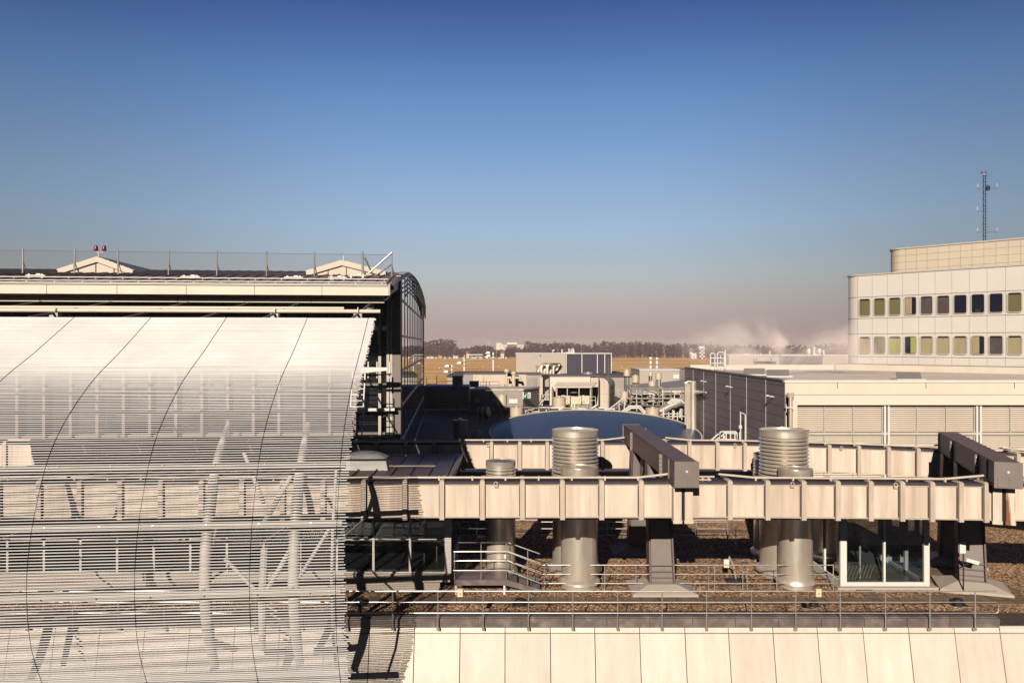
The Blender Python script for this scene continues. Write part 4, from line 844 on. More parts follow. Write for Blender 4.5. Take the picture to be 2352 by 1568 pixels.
for i,(px,py,y,lab) in enumerate(((1735,861,58,'left of the steam'),(1790,866,55,'in the middle'),(2093,866,50,'before the tower'))):
    c=P(px,py,y); th=thing('roof_hatch','tilted pale roof hatch on the pale plant roof, '+('nearest the dark side wall' if i==0 else 'half lost in the steam' if i==1 else 'below the white office tower'),'roof hatch',(c.x,y,LT-.25),'tilted hatches on the plant roof')
    mb=MB(); z0=LT-.25; mb.hexa([(c.x-.9,y,z0+.1),(c.x+.7,y,z0+.1),(c.x+.95,y+.7,z0+.52),(c.x-.65,y+.7,z0+.52)],[(c.x-.9,y+.05,z0+.06),(c.x+.7,y+.05,z0+.06),(c.x+.95,y+.75,z0+.48),(c.x-.65,y+.75,z0+.48)]); mb.build('lid',M['greyclad'],th,smooth=False)
    mb=MB(); mb.box(c.x-.95,c.x+.95,y-.05,y+.9,z0-.02,z0+.09); mb.build('curb',M['white'],th,smooth=False)
    MB().tube([(c.x-.6,y+.6,z0),(c.x-.62,y+.65,z0+.45)],.025,6).build('prop',M['dark'],th)
# ladder cage on the far roof corner, tall duct pipes by the dark wall, stair rails at its foot
th=thing('roof_ladder_cage','pale tube ladder hoops on the far corner of the plant roof','ladder',(X(1645,70),70,LT)); y=70
for a,c,top in ((1632,1642,811),(1648,1664,809)):
    MB().tube([P(a,848,y),P(a,top+2,y),P(a+2,top,y),P(c-2,top,y),P(c,top+2,y),P(c,848,y)],.06,6).build('hoop',M['white'],th)
for py in (822,834): MB().tube([P(1632,py,y),P(1664,py,y)],.05,6).build('rung',M['white'],th)
MB().tube([P(1655,846,y+.4),P(1655,811,y+.4)],.05,6).build('hoop',M['white'],th); MB().tube([P(1666,848,y),P(1666,803,y)],.07,6).build('pole',M['white'],th)
th=thing('tall_duct_pipes','bundle of tall shiny steel pipes standing against the dark wall','duct pipes',(X(1585,66),66,-8))
y=66
for px,r,top,bot in ((1574.5,.10,879,975),(1578.5,.11,877,992),(1582,.11,881,998),):
    MB().tube([P(px,top,y),P(px,bot,y)],r,10).build('thin_pipe',M['steel'],th)
MB().tube([P(1592,878,y),P(1592,988,y)],.30,20).build('wide_pipe',M['steel'],th); MB().tube([P(1592,984,y-.05),P(1588,1003,y-.05)],.16,12).build('pipe_foot',M['steel'],th)
MB().tube([P(1600,902,y),P(1622,901,62)],[.24,.05],12).build('branch_cone',M['white'],th); MB().tube([P(1573,880,y),P(1580,876,y),P(1597,877,y)],.09,8).build('top_bend',M['steel'],th)
th=thing('wall_foot_rails','looped pale tube handrails at the foot of the dark wall','railing',(X(1670,55),55,-7.6)); y=54
for pts in ([(1625,1018),(1650,996),(1654,996),(1654,1012)],[(1632,1019),(1660,999),(1664,1001),(1664,1016)],[(1656,991),(1690,991),(1693,994),(1693,1009),(1656,1009),(1654,1006),(1654,993),(1656,991)],[(1662,994),(1705,996),(1707,1000),(1707,1011),(1664,1011),(1662,1008),(1662,994)]):
    MB().tube([P(a,c,y) for a,c in pts],.055,6).build('rail_loop',M['white'],th)
for px in (1668,1678,1688,1698): MB().tube([P(px,992,y),P(px,1016,y)],.05,6).build('upright',M['white'],th)
th=thing('wall_camera_post','thin bent post with a small dark camera before the dark wall','camera',(X(1705,52),52,-8)); y=51
MB().tube([P(1701,1015,y),P(1701,945,y)],.045,6).build('pole',M['white'],th); MB().tube([P(1712,1016,y),P(1712,952,y),P(1703,947,y)],.045,6).build('pole',M['white'],th)
MB().box(X(1703,y),X(1710,y),y-.1,y+.1,Z(946,y),Z(937,y)).build('camera_body',M['dark'],th,smooth=False); MB().box(X(1697,y),X(1703,y),y-.1,y+.1,Z(984,y),Z(976,y)).build('box',M['white'],th,smooth=False)

# ================================================================== WHITE OFFICE TOWER (front turned 46 degrees)
U=Vector((.696,-.718,0)); NIN=Vector((.718,.696,0))
B0=Vector((X(1966,73),73,0))
def T(u,n,z): q=B0+U*u+NIN*n; return (q.x,q.y,z)
def tu(px,n=0):
    q=B0+NIN*n; o=(px-CX)/F; return (q.y*o-q.x)/(U.x-U.y*o)
tw=thing('office_tower','white panelled office block with two rows of rounded windows','building',T(8,0,-3))
def footprint(u0,u1,n0,n1,r,k=9):
    pts=[]
    for i in range(k+1):
        a=math.pi/2*i/k; pts.append((u0+r-r*math.sin(math.pi/2-a) if False else u0+r-r*math.cos(a), n0+r-r*math.sin(a)))
    return [(u0,n1)]+pts+[(u1,n0),(u1,n1)]
fpt=footprint(-1.2,40,0,18,1.5)
def body(name,fp,z0,z1,m,parent): mb=MB(); mb.prism([T(u,n,z0) for u,n in fp],(0,0,z1-z0)); return mb.build(name,m,parent,angle=30)
wl=body('wall',fpt,-4.5,6.55,M['tower'],tw)
cap=footprint(-1.3,40,-.08,18.1,1.56); body('coping',cap,6.55,6.68,M['mast'],tw)
lines=[4.5,2.47,1.0,-1.15]
mb=MB()
for z in lines:
    fp2=footprint(-1.206,40,-.006,18.006,1.506); mb.prism([T(u,n,z-.022) for u,n in fp2],(0,0,.044))
mb.build('horizontal_joint',M['seam'],wl,smooth=False)
wc=[1986.5,2020.5,2055,2092,2128.6,2166.5,2206,2246,2288,2331]; uc=[tu(p) for p in wc]; pu=(uc[-1]-uc[0])/(len(uc)-1)
uc=[uc[0]+pu*k for k in range(16)]
mb=MB()
for u in [uc[0]-pu/2]+[x+pu/2 for x in uc]: mb.box(u-.012,u+.012,-.007,-.001,-4.4,6.5,lambda a,b_,c: T(a,b_,c))
mb.build('panel_joint',M['greyclad'],wl,smooth=False)
mb=MB()
for u in (-.35,.15): mb.tube([T(-1.21,1.5,-4.4),T(-1.21,1.5,6.5)],.03,6)
mb.build('edge_pipe',M['dark'],tw)
def rrect(w,h,r,k=5):
    p=[]
    for cx_,cy_,a0 in ((w-r,h-r,0),(-w+r,h-r,90),(-w+r,-h+r,180),(w-r,-h+r,270)):
        for i in range(k+1): a=R(a0+90*i/k); p.append((cx_+r*math.cos(a),cy_+r*math.sin(a)))
    return p
hw=pu*.355
rows=[(3.52,.79,['blind','blind','blind','half','pane_grey','pane_grey','pane_dark','pane_dark','pane_dark','blind']),(-.05,.77,['blind_tan','stripe','blind_green','halfgreen','blind_tan','blind_tan','blind_tan','half','pane_grey','blind_tan'])]
for zc,hh,kinds in rows:
    for i,u in enumerate(uc):
        kd=kinds[i%10]; o_=rrect(hw+.07,hh+.07,.2); n_=rrect(hw,hh,.15); k=len(o_)
        mb=MB(); vs=[T(u+a,-.09,zc+c) for a,c in o_]+[T(u+a,-.09,zc+c) for a,c in n_]+[T(u+a,-.0,zc+c) for a,c in o_]+[T(u+a,-.012,zc+c) for a,c in n_]
        mb.add(vs,[(j,(j+1)%k,k+(j+1)%k,k+j) for j in range(k)]+[(2*k+j,2*k+(j+1)%k,(j+1)%k,j) for j in range(k)]+[(k+j,k+(j+1)%k,3*k+(j+1)%k,3*k+j) for j in range(k)])
        win=mb.build('window',M['mast'],tw,smooth=False)
        mm={'half':'pane_dark','halfgreen':'pane_dark','stripe':'pane_grey'}.get(kd,kd)
        mb=MB(); mb.add([T(u+a,-.014,zc+c) for a,c in n_],[tuple(range(k))]); mb.build('pane',M[mm],win,smooth=False)
        if kd in('half','halfgreen'): MB().box(u-.0 if kd=='halfgreen' else u-hw+.03,u+hw-.03 if kd=='halfgreen' else u+.1,-.022,-.016,zc-hh+.05,zc+hh-.05,lambda a,b_,c:T(a,b_,c)).build('curtain',M['blind_green' if kd=='halfgreen' else 'blind_tan'],win,smooth=False)
        elif kd=='stripe':
            mb=MB()
            for q in range(7): mb.box(u-hw+.06+q*.13,u-hw+.12+q*.13,-.022,-.016,zc-hh+.05,zc+hh-.05,lambda a,b_,c:T(a,b_,c))
            mb.build('curtain',M['blind_tan'],win,smooth=False)
        elif kd!='pane_dark' : MB().box(u-hw+.04,u+hw-.04,-.022,-.016,zc+hh-.14,zc+hh-.02,lambda a,b_,c:T(a,b_,c)).build('blind_box',M['pane_dark'],win,smooth=False)
        elif i==7: MB().box(u-.2,u+.15,-.022,-.016,zc-hh+.05,zc-hh+.3,lambda a,b_,c:T(a,b_,c)).build('desk_lamp',M['dark'],win,smooth=False)
PN=4.5; up=tu(2058,PN)
fp3=footprint(up-.9,40,PN,16,1.4); ph=body('penthouse',fp3,6.7,9.28,M['penthouse'],tw)
body('penthouse_coping',footprint(up-1.0,40,PN-.08,16,1.46),9.28,9.42,M['mast'],tw)
mb=MB(); fp4=footprint(up-.906,40,PN-.006,16,1.406)
for z in (8.65,8.0,7.3): mb.prism([T(u,n,z-.015) for u,n in fp4],(0,0,.03))
u=up+.9
while u<26: mb.box(u-.012,u+.012,PN-.008,PN-.001,6.75,9.25,lambda a,b_,c:T(a,b_,c)); u+=.95
mb.build('tile_joint',M['greyclad'],ph,smooth=False)
mb=MB(); mb.box(1.2,40,2.9,3.1,6.68,6.80,lambda a,b_,c:T(a,b_,c)); mb.build('terrace_edge',M['white'],tw,smooth=False)
# mast
ym=76.0; mx_=X(2260,ym); zb_=Z(560,ym); zt_=Z(402,ym)
mt=thing('antenna_mast','slender lattice antenna mast with side arms on the penthouse roof','antenna mast',(mx_,ym,zb_))
for dx,dy in ((-.11,-.08),(.11,-.08),(0,.12)): MB().tube([(mx_+dx,ym+dy,zb_),(mx_+dx,ym+dy,zt_)],.035,6).build('leg_tube',M['dark'],mt)
mb=MB(); z=zb_; k=0
while z<zt_-.2:
    a=-.11 if k%2 else .11; mb.tube([(mx_+a,ym-.1,z),(mx_-a,ym-.1,z+.3)],.02,4); mb.tube([(mx_+a,ym-.1,z),(mx_,ym+.12,z+.3)],.02,4); mb.tube([(mx_+.11,ym-.1,z+.15),(mx_+.34,ym-.1,z+.15)],.016,4); z+=.3; k+=1
mb.build('lattice',M['dark'],mt)
for py,xa,xb in ((432,2246,2290),(485,2245,2262),(533,2245,2290)):
    z=Z(py,ym); pts=[P(xa,py-4,ym-.12),P(xa+1,py+2,ym-.12),P(xa+6,py,ym-.12),P(xb-6,py,ym-.12),P(xb-1,py+2,ym-.12),P(xb,py-6,ym-.12)]
    MB().tube(pts,.026,6).build('side_arm',M['endcap'],mt)
    for q in ((xa,py) if xb>2270 else (xa,py),(xb,py)):
        if q[0]!=2262: MB().tube([P(q[0],py-2,ym-.12),P(q[0],py-10,ym-.12)],.028,6).build('antenna_rod',M['white'],mt)
MB().box(X(2262,ym),X(2270,ym),ym-.3,ym-.12,Z(438,ym),Z(428,ym)).build('equipment_box',M['dark'],mt,smooth=False)
beacon('red twin obstruction beacon on top of the antenna mast',(mx_,ym,zt_-.05),.5,.12)

up_=thing('roof_upstand','low pale upstand wall along the tower foot on the plant roof','wall',T(6,-3.2,LT-.25))
MB().box(-.4,30,-3.5,-3.2,LT-.3,LT+.32,lambda a,b_,c:T(a,b_,c)).build('wall',M['cream'],up_,smooth=False); MB().box(-.45,30,-3.56,-3.14,LT+.32,LT+.37,lambda a,b_,c:T(a,b_,c)).build('coping',M['light_clad'],up_,smooth=False)
MB().box(LX+.3,29.8,70.5,70.8,LT-.3,LT+.22).build('rear_parapet',M['cream'],lb,smooth=False)
STEAM=1.05
# ================================================================== PLANT ROOF BEHIND THE GIRDERS
ZP=-8.0
pr_=thing('plant_wing','wide low plant wing with dark flat roof behind the girders','building',(-5,90,-22))
MB().box(-45,LX-.07,43.85,136,-21.5,ZP).build('roof',M['plantroof'],pr_,smooth=False)
MB().box(-45,LX-.08,43.5,43.8,-9.55,-7.25).build('parapet',M['greyclad'],pr_,smooth=False)
mb=MB(); x=-44
while x<LX-1.5: mb.box(x,x+1.9,43.44,43.52,-10.02,-9.57); x+=1.94
mb.build('base_strip',M['cream'],pr_,smooth=False)
MB().box(X(1030,120),X(1450,120),118,136.5,-21,-5.0).build('upper_storey',M['corrugated'],pr_,smooth=False)
MB().box(X(1030,120)-.1,X(1450,120)+.1,117.8,136.6,-5.0,-4.75).build('upper_roof',M['plantroof'],pr_,smooth=False)

# blue lens-shaped roof
dc=(X(1365,65),65.0); DR=8.9
M['dome']=brick_mat('dome_grid',(.045,.066,.122),(.052,.073,.132),(.028,.042,.084),2.1,2.1,R(14),0,.9,1.1)
M['dome'].node_tree.nodes['Principled BSDF'].inputs['Roughness'].default_value=.42
rise=.55; Rs=(DR*DR+rise*rise)/(2*rise)
lens=thing('blue_lens_roof','shallow round blue glass roof disc tilted forward, with thin tan rim','domed roof',(0,0,0))
pf_=[DR*math.sin(k/24*math.pi/2) for k in range(25)]; pf_=[(r,math.sqrt(max(0,Rs*Rs-r*r))-(Rs-rise)) for r in pf_]
MB().lathe(pf_,(0,0,0),96).build('lens',M['dome'],lens,angle=60)
mb=MB(); mb.tube([((DR+.03)*math.cos(2*math.pi*k/72),(DR+.03)*math.sin(2*math.pi*k/72),.02) for k in range(73)],.075,6,cap=False); mb.build('rim',M['tank'],lens)
MB().lathe([(DR-.35,-1.2),(DR-.35,-.02)],(0,0,0),64).build('drum',M['dark'],lens)
lens.location=(dc[0],dc[1],-7.45); lens.rotation_euler=(R(7.0),0,0)

def bx(mb,p0,p1,q0,q1,Y,dep,zmin=None):       # box whose front stands at depth Y
    return mb.box(X(p0,Y),X(p1,Y),Y,Y+dep,Z(q1,Y) if zmin is None else zmin,Z(q0,Y))
def can(label,p0,p1,q0,q1,Y,m='tank',leg=True,cone=False,name='plant_tank',grp=None,cat='tank'):
    x=(X(p0,Y)+X(p1,Y))/2; r=(X(p1,Y)-X(p0,Y))/2; z1=Z(q0,Y); z0=Z(q1,Y)
    th=thing(name,label,cat,(x,Y,ZP),grp)
    MB().lathe([(0,z1),(r*.92,z1),(r,z1-.04),(r,z1-.12),(r*.97,z1-.13),(r*.97,z0+.1),(r,z0+.1),(r,z0),(r*(.35 if cone else .9),z0-(.7 if cone else .02))],(x,Y,0),24).build('drum',M[m],th)
    MB().lathe([(r*.3,z1),(r*.3,z1+.12),(0,z1+.14)],(x,Y,0),12).build('cap',M['steel'],th)
    if leg:
        for a in (.6,2.5,4.2,5.4): MB().tube([(x+r*.75*math.cos(a),Y+r*.75*math.sin(a),ZP),(x+r*.75*math.cos(a),Y+r*.75*math.sin(a),z0+.02)],.06,6).build('leg',M['dark'],th)
    return th
def rails(label,Y,lines,r=.045,name='plant_railing',m='white',cat='railing',posts=None,base=None):
    p=P(*lines[0][0],Y); th=thing(name,label,cat,(p.x,p.y,base or ZP))
    for ln in lines: MB().tube([P(a,c,Y) for a,c in ln],r,6).build('rail' if cat=='railing' else 'tube',M[m],th)
    for a,q0,q1 in (posts or []): MB().tube([P(a,q0,Y),P(a,q1,Y)],r,6).build('post',M[m],th)
    return th
# corrugated shed with exit sign
th=thing('corrugated_shed','low corrugated metal shed half in the curved shadow','shed',(X(1140,88),88,ZP)); Y=88.0
A=(X(1078.5,Y),Y); B_=(X(1200.5,Y),Y); C=(X(1238,93),93.0); D_=(X(1100,93),93.6); zt=Z(896,Y)
mb=MB(); n=90
def corr(p,q,n):
    v=Vector((q[0]-p[0],q[1]-p[1],0)); t=Vector((v.y,-v.x,0)).normalized()
    rows=[]
    k=0; z=ZP; out=[]
    while z<zt:
        o=.035 if k%2 else 0
        for zz in (z,z+.09): out.append((zz,o))
        z+=.13; k+=1
    for (zz,o) in out: rows.append([(p[0]+t.x*o,p[1]+t.y*o,min(zz,zt)),(q[0]+t.x*o,q[1]+t.y*o,min(zz,zt))])
    return MB().grid(rows)
corr(A,B_,0).build('front_wall',M['corrugated'],th,smooth=False); corr(B_,C,0).build('side_wall',M['corrugated'],th,smooth=False); corr(D_,A,0).build('side_wall',M['corrugated'],th,smooth=False)
MB().prism([(A[0]-.1,A[1]-.12,zt),(B_[0]+.1,B_[1]-.12,zt),(C[0]+.15,C[1],zt),(D_[0],D_[1],zt)],(0,0,.16)).build('roof',M['beige'],th,smooth=False)
MB().box(X(1169,Y),X(1189,Y),Y-.12,Y-.02,Z(926,Y),Z(916,Y)).build('louvre_panel',M['white'],th,smooth=False)
MB().box(X(1129,Y),X(1147,Y),Y-.12,Y-.02,Z(925,Y),Z(916,Y)).build('louvre_panel',M['white'],th,smooth=False)
MB().box(X(1090,Y),X(1102,Y),Y-.12,Y-.02,Z(923,Y),Z(916,Y)).build('louvre_panel',M['white'],th,smooth=False)
# exit sign: arrow and running figure with door
Y=87.4; x0,x1,z0,z1=X(1201.5,Y),X(1220,Y),Z(916,Y),Z(899.5,Y); th=thing('exit_sign','green escape sign with white arrow and running figure on the shed corner','sign',(x0,Y,z0))
MB().box(x0+.08,x1,Y,Y+.05,z0,z1).build('panel',M['sign_green'],th,smooth=False); MB().box(x0-.05,x0+.07,Y-.02,Y+.4,z0,z1).build('edge',M['white'],th,smooth=False)
W_=x1-x0; hh=z1-z0
def sg(u,v): return (x0+.08+u*(W_-.08),Y-.006,z0+v*hh)
mb=MB(); mb.prism([sg(.08,.25),sg(.08,.55),sg(.16,.47),sg(.34,.72),sg(.41,.66),sg(.24,.40),sg(.33,.30)],(0,-.004,0)); mb.build('arrow_mark',M['white'],th,smooth=False)
mb=MB(); mb.prism([sg(.52,.12),sg(.52,.90),sg(.92,.90),sg(.92,.12)],(0,-.003,0)); mb.build('door_mark',M['white'],th,smooth=False)
mb=MB(); o=(0,-.006,0)
for pl in ([(.66,.74),(.72,.80),(.78,.74),(.72,.68)],[(.62,.64),(.74,.66),(.74,.42),(.66,.42)],[(.66,.44),(.73,.44),(.64,.2),(.56,.2)],[(.72,.46),(.82,.32),(.80,.18),(.74,.18),(.76,.30),(.68,.40)],[(.55,.52),(.63,.64),(.66,.6),(.59,.5)],[(.74,.64),(.86,.52),(.82,.49),(.73,.58)]):
    mb.prism([(a,b_-.004,c) for a,b_,c in (sg(*q) for q in pl)],(0,-.003,0))
mb.build('figure_mark',M['sign_green'],th,smooth=False)
# long air-handling row
th=thing('air_handling_row','long row of pale beige air handling units behind the corrugated shed','ventilation unit',(X(1150,100),100,ZP)); Y=100.0
for p0,p1,m in ((1065,1084.5,'greyclad'),(1085.3,1110.5,'beige'),(1111,1162,'beige'),(1163,1209.5,'beige')):
    mb=MB(); bx(mb,p0,p1,858.6,0,Y,4,ZP); mb.build('unit_box',M[m],th,smooth=False)
mb=MB(); bx(mb,1210,1244,861,0,Y,4,ZP); mb.build('unit_box',M['corrugated'],th,smooth=False)
mb=MB(); bx(mb,1210.8,1232.5,868,889,Y-.12,.1); mb.build('filter_grille',M['greyclad'],th,smooth=False)
mb=MB(); bx(mb,1240,1246.5,866,0,Y-.2,.5,ZP); mb.build('frame_post',M['beige'],th,smooth=False)
mb=MB(); bx(mb,1247,1262,864,889,Y+.3,3); bx(mb,1247,1262,891,920,Y+.3,3); mb.build('dark_opening',M['black'],th,smooth=False)
mb=MB()
for q0,q1 in ((868,887),(894,918)): mb.hexa([P(1252,q0+5,Y+.1),P(1261,q0,Y+.1),P(1261,q0,Y+.28),P(1252,q0+5,Y+.28)],[P(1252,q1+1,Y+.1),P(1261,q1+1,Y+.1),P(1261,q1+1,Y+.28),P(1252,q1+1,Y+.28)])
mb.build('baffle',M['corrugated'],th,smooth=False)
mb=MB(); bx(mb,1263,1356,864,0,Y,5,ZP); mb.build('unit_box',M['cream'],th,smooth=False)
mb=MB(); bx(mb,1357,1374,865,0,Y+.2,5,ZP); mb.build('unit_box',M['beige'],th,smooth=False)
mb=MB(); bx(mb,1064,1245,857.2,858.9,Y-.15,4.3); bx(mb,1262,1376,862.6,864.2,Y-.15,5.4); mb.build('top_trim',M['roofdark'],th,smooth=False)
for px,w in ((1164,4),(1180,9)):
    Yp=98.5; th=thing('flue_pipe','pale flue pipe with T-shaped top against the beige units, '+('thin left one' if w==4 else 'thick right one'),'flue pipe',(X(px,Yp),Yp,ZP),'flue pipes on the beige units')
    MB().tube([P(px,893,Yp),P(px,855 if w==4 else 860,Yp)],X(1176+w/2,Yp),12).build('pipe',M['tank'],th); MB().tube([P(px,866,Yp),P(px+14,868,Yp),P(px+15,873,Yp)] if w==9 else [P(px,868,Yp),P(px+9,867,Yp),P(px+10,870,Yp)],.18,10).build('side_branch',M['tank'],th)
    MB().lathe([(.36,-.05),(.36,.3),(0,.34)],P(px,858 if w==9 else 853,Yp),14).build('cap',M['tank'],th)
    MB().lathe([(0,0),(.34,.02),(.36,.3),(.2,.5),(0,.5)],P(px+(-8 if w==9 else -9),890,Yp-.3),12).build('fan_knob',M['tank'],th)
# open fronted shed
Y=96.0; th=thing('open_shed','open-fronted shed with sloping roof and pale yellow inner wall','shed',(X(1320,Y),Y,ZP))
x0,x1=X(1270.5,Y),X(1358,Y); zt=Z(890,Y); zk=Z(879,98.5)
MB().box(x0+.05,x1,98.3,98.5,ZP,zt+.3).build('inner_wall',M['yellowwall'],th,smooth=False)
MB().box(x0+.1,x1,98.1,98.29,zt-.62,zt+.1).build('shutter_box',M['rust'],th,smooth=False)
MB().hexa([(x0-.05,Y-.25,zt),(X(1360,Y),Y-.25,zt),(X(1372,98.5),98.6,zk),(X(1281,98.5),98.6,zk)],[(x0-.05,Y-.25,zt+.1),(X(1360,Y),Y-.25,zt+.1),(X(1372,98.5),98.6,zk+.1),(X(1281,98.5),98.6,zk+.1)]).build('roof',M['roofpale'],th,smooth=False)
MB().box(x1+.02,x1+.12,Y,98.5,ZP,zt-.03).build('side_wall',M['greyclad'],th,smooth=False); MB().box(x0-.05,x0+.04,Y+.5,98.5,ZP,zt-.03).build('side_wall',M['greyclad'],th,smooth=False)
for p in (1279,1303,1330,1356): MB().box(X(p,Y)-.05,X(p,Y)+.05,Y,Y+.1,ZP,zt-.02).build('post',M['beige'],th,smooth=False)
MB().box(x0,x1,Y-.2,98.3,ZP,ZP+.35).build('floor',M['greyclad'],th,smooth=False)
MB().box(X(1336,98),X(1343,98),98.15,98.28,Z(923,98),Z(903,98)).build('door',M['tan_house'],th,smooth=False); MB().box(X(1289,98),X(1298,98),98.15,98.28,Z(911,98),Z(904,98)).build('notice',M['tan_house'],th,smooth=False)
MB().lathe([(0,0),(.62,.02),(.62,.25),(0,.3)],P(1318,902,97.6),16).build('fan_motor',M['roofdark'],th)
rails('thin railing in front of the open yellow shed',95.2,[[(1272,921),(1272,912),(1290,910),(1356,911),(1368,911)],[(1290,918),(1368,919)]],.035,posts=[(1305,911,936),(1330,911,936),(1350,911,936),(1368,911,938)])
# square drum before it and the small notice
can('short cream drum standing before the open yellow shed',1270,1300,912,937,93.0,'tank',False)
Y=93.0; th=thing('floor_notice','small white notice plate leaning below the open shed','sign',(X(1317,Y),Y,ZP)); MB().box(X(1312,Y),X(1321,Y),Y,Y+.05,Z(938,Y),Z(927,Y)).build('plate',M['white'],th,smooth=False)
mb=MB(); mb.prism([P(1314.5,934,Y-.01),P(1316.5,937,Y-.01),P(1318.5,934,Y-.01)],(0,-.01,0)); mb.lathe([(0,0),(.09,0),(.09,.1),(0,.1)],P(1316.5,930.5,Y-.02),8); mb.build('notice_mark',M['black'],th,smooth=False)
# rounded duct hood
Y=94.0; th=thing('duct_hood','big grey quarter-round duct hood right of the open shed','duct',(X(1400,Y),Y,ZP)); x0,xm,x1=X(1375,Y),X(1399,Y),X(1424,Y+2.5)
zt=Z(868,Y); rr=2.0; rows=[]
q=[(Y,ZP)]+[(Y+rr-rr*math.cos(a),zt-rr+rr*math.sin(a)) for a in [math.pi/2*k/8 for k in range(9)]]+[(Y+5,zt)]
prf=[(xm+0*0,)]
mb=MB(); mb.prism([(x0,Y,ZP)]+[(x0,Y,zt-.1),(x0+.3,Y,zt),(xm-1.0,Y,zt)]+[(xm-1.0+1.0*math.sin(a),Y,zt-1.0+1.0*math.cos(a)) for a in [math.pi/2*k/7 for k in range(1,8)]]+[(xm,Y,ZP)],(0,.2,0)); mb.build('front_panel',M['beige'],th)
mb=MB(); arc_=[(xm-1.0+1.0*math.sin(a),zt-1.0+1.0*math.cos(a)) for a in [math.pi/2*k/7 for k in range(8)]]
mb.grid([[(x,Y+.2,z) for x,z in [(x0+.3,zt)]+arc_+[(xm,ZP)]],[(x+(1.25 if x>xm-1.2 else 0),Y+4,z) for x,z in [(x0+.3,zt)]+arc_+[(xm,ZP)]]]); hb=mb.build('shell',M['greyclad'],th,angle=30)
mb=MB()
for z in (zt-1.1,zt-1.95,zt-2.9): mb.hexa([(xm+.01,Y+.2,z),(xm+.05,Y+.2,z),(xm+1.3,Y+4,z),(xm+1.26,Y+4,z)],[(xm+.01,Y+.2,z+.07),(xm+.05,Y+.2,z+.07),(xm+1.3,Y+4,z+.07),(xm+1.26,Y+4,z+.07)])
for z in (zt-1.95,zt-2.9): mb.box(x0,xm,Y-.04,Y-.005,z,z+.05)
mb.box((x0+xm)/2-.03,(x0+xm)/2+.03,Y-.04,Y-.006,ZP,zt); mb.build('seam_rib',M['beige'],hb,smooth=False)
MB().tube([P(1376,868,93.4),P(1376,940,93.4)],.05,6).build('rod',M['dark'],th)
th=thing('lightning_rod','very thin tall rod before the two-tone plant house','rod',(X(1397,92),92,ZP)); MB().tube([(X(1397,92),92,ZP),P(1397,822,92)],.035,5).build('rod',M['endcap'],th)
# two tone plant house
Y=125.0; th=thing('plant_house','box-shaped plant house, left half pale, right half dark cladding','building',(X(1300,Y),Y,-5)); zt=Z(812.5,Y)
MB().box(X(1185,Y),X(1299,Y),Y,Y+9,-4.75,zt).build('pale_wall',M['light_clad'],th,smooth=False); d_=MB().box(X(1299.3,Y),X(1405,Y),Y-.03,Y+9,-4.75,zt).build('dark_wall',M['darkblue'],th,smooth=False)
mb=MB()
for p in (1300.5,1336.5,1372,1389,1404): mb.box(X(p,Y)-.06,X(p,Y)+.06,Y-.06,Y-.032,-4.7,zt-.05)
mb.build('white_joint',M['white'],d_,smooth=False); MB().box(X(1184,Y),X(1406,Y),Y-.1,Y+9.1,zt,zt+.12).build('coping',M['white'],th,smooth=False)
MB().box(X(1240,Y),X(1242,Y),Y-.15,Y,Z(818,Y),Z(815,Y)).build('lamp',M['dark'],th,smooth=False)
Yd=124; th=thing('duct_cluster','cluster of shiny bent exhaust ducts against the pale house wall','ducts',(X(1260,Yd),Yd,-5))
for px,top,rt,dx in ((1236,848,.24,10),(1243,838,.30,16),(1250,847,.20,8),(1257,837,.30,14),(1264,849,.2,7),(1271,840,.26,12)):
    MB().tube([P(px,864,Yd-.5),P(px,top+5,Yd-.5),P(px+1.5,top+1.5,Yd-.5),P(px+4,top,Yd-.4),P(px+dx,top,Yd+.2)],rt,10).build('bent_duct',M['steel'],th)
MB().tube([P(1231,834+14,Yd),P(1244,848-1,Yd)],[.75,.4],14).build('horn',M['steel'],th); MB().tube([P(1260,840,Yd+.2),P(1286,838,Yd+.2)],.36,12).build('header_duct',M['steel'],th)
MB().hexa([P(1277,838,Yd),P(1287,836,Yd),P(1287,836,Yd+.8),P(1277,838,Yd+.8)],[P(1273,851,Yd),P(1280,851,Yd),P(1280,851,Yd+.8),P(1273,851,Yd+.8)]).build('outlet_box',M['steel'],th,smooth=False)
MB().box(X(1249,Yd),X(1287,Yd),Yd-.6,Yd+.6,Z(834,Yd),Z(832.6,Yd)).build('canopy',M['greyclad'],th,smooth=False)
MB().tube([P(1278,862,Yd-.6),P(1286,853,Yd-.6)],.1,6).build('brace',M['white'],th); MB().tube([P(1286,862,Yd-.6),P(1286,851,Yd-.6)],.1,6).build('brace',M['white'],th)
th=thing('house_roof_pipes','group of thin vent pipes on top of the two-tone house','vent pipes',(X(1310,128),128,zt))
for px,t_ in ((1291,802),(1307,800),(1312,801.5),(1316,799),(1318,803)): MB().tube([P(px,812,128),P(px,t_,128)],.13,6).build('pipe',M['white'],th)
MB().hexa([P(1284,812,127),P(1325,812,127),P(1325,812,129),P(1284,812,129)],[P(1300,808.5,127),P(1316,808.5,127),P(1316,808.5,129),P(1300,808.5,129)]).build('cowl',M['white'],th,smooth=False)
for px,lab in ((1270,'left'),(1282,'right')):
    th=thing('roof_floodlight','small pole lamp on the two-tone house roof, '+('leaning left one' if lab=='left' else 'red-topped right one'),'lamp',(X(px,128),128,zt)); MB().tube([P(px,812,128),P(px,803,128)],.08,6).build('pole',M['white'],th); MB().hexa([P(px-2,806,127.8),P(px+3,802,127.8),P(px+3,802,128.2),P(px-2,806,128.2)],[P(px-1,808,127.8),P(px+4,804,127.8),P(px+4,804,128.2),P(px-1,808,128.2)]).build('head',M['redlamp' if lab=='right' else 'white'],th,smooth=False)
can('shallow steel drum on the roof edge before the dark house wall',1341,1361,855,861.5,117,'steel',False)
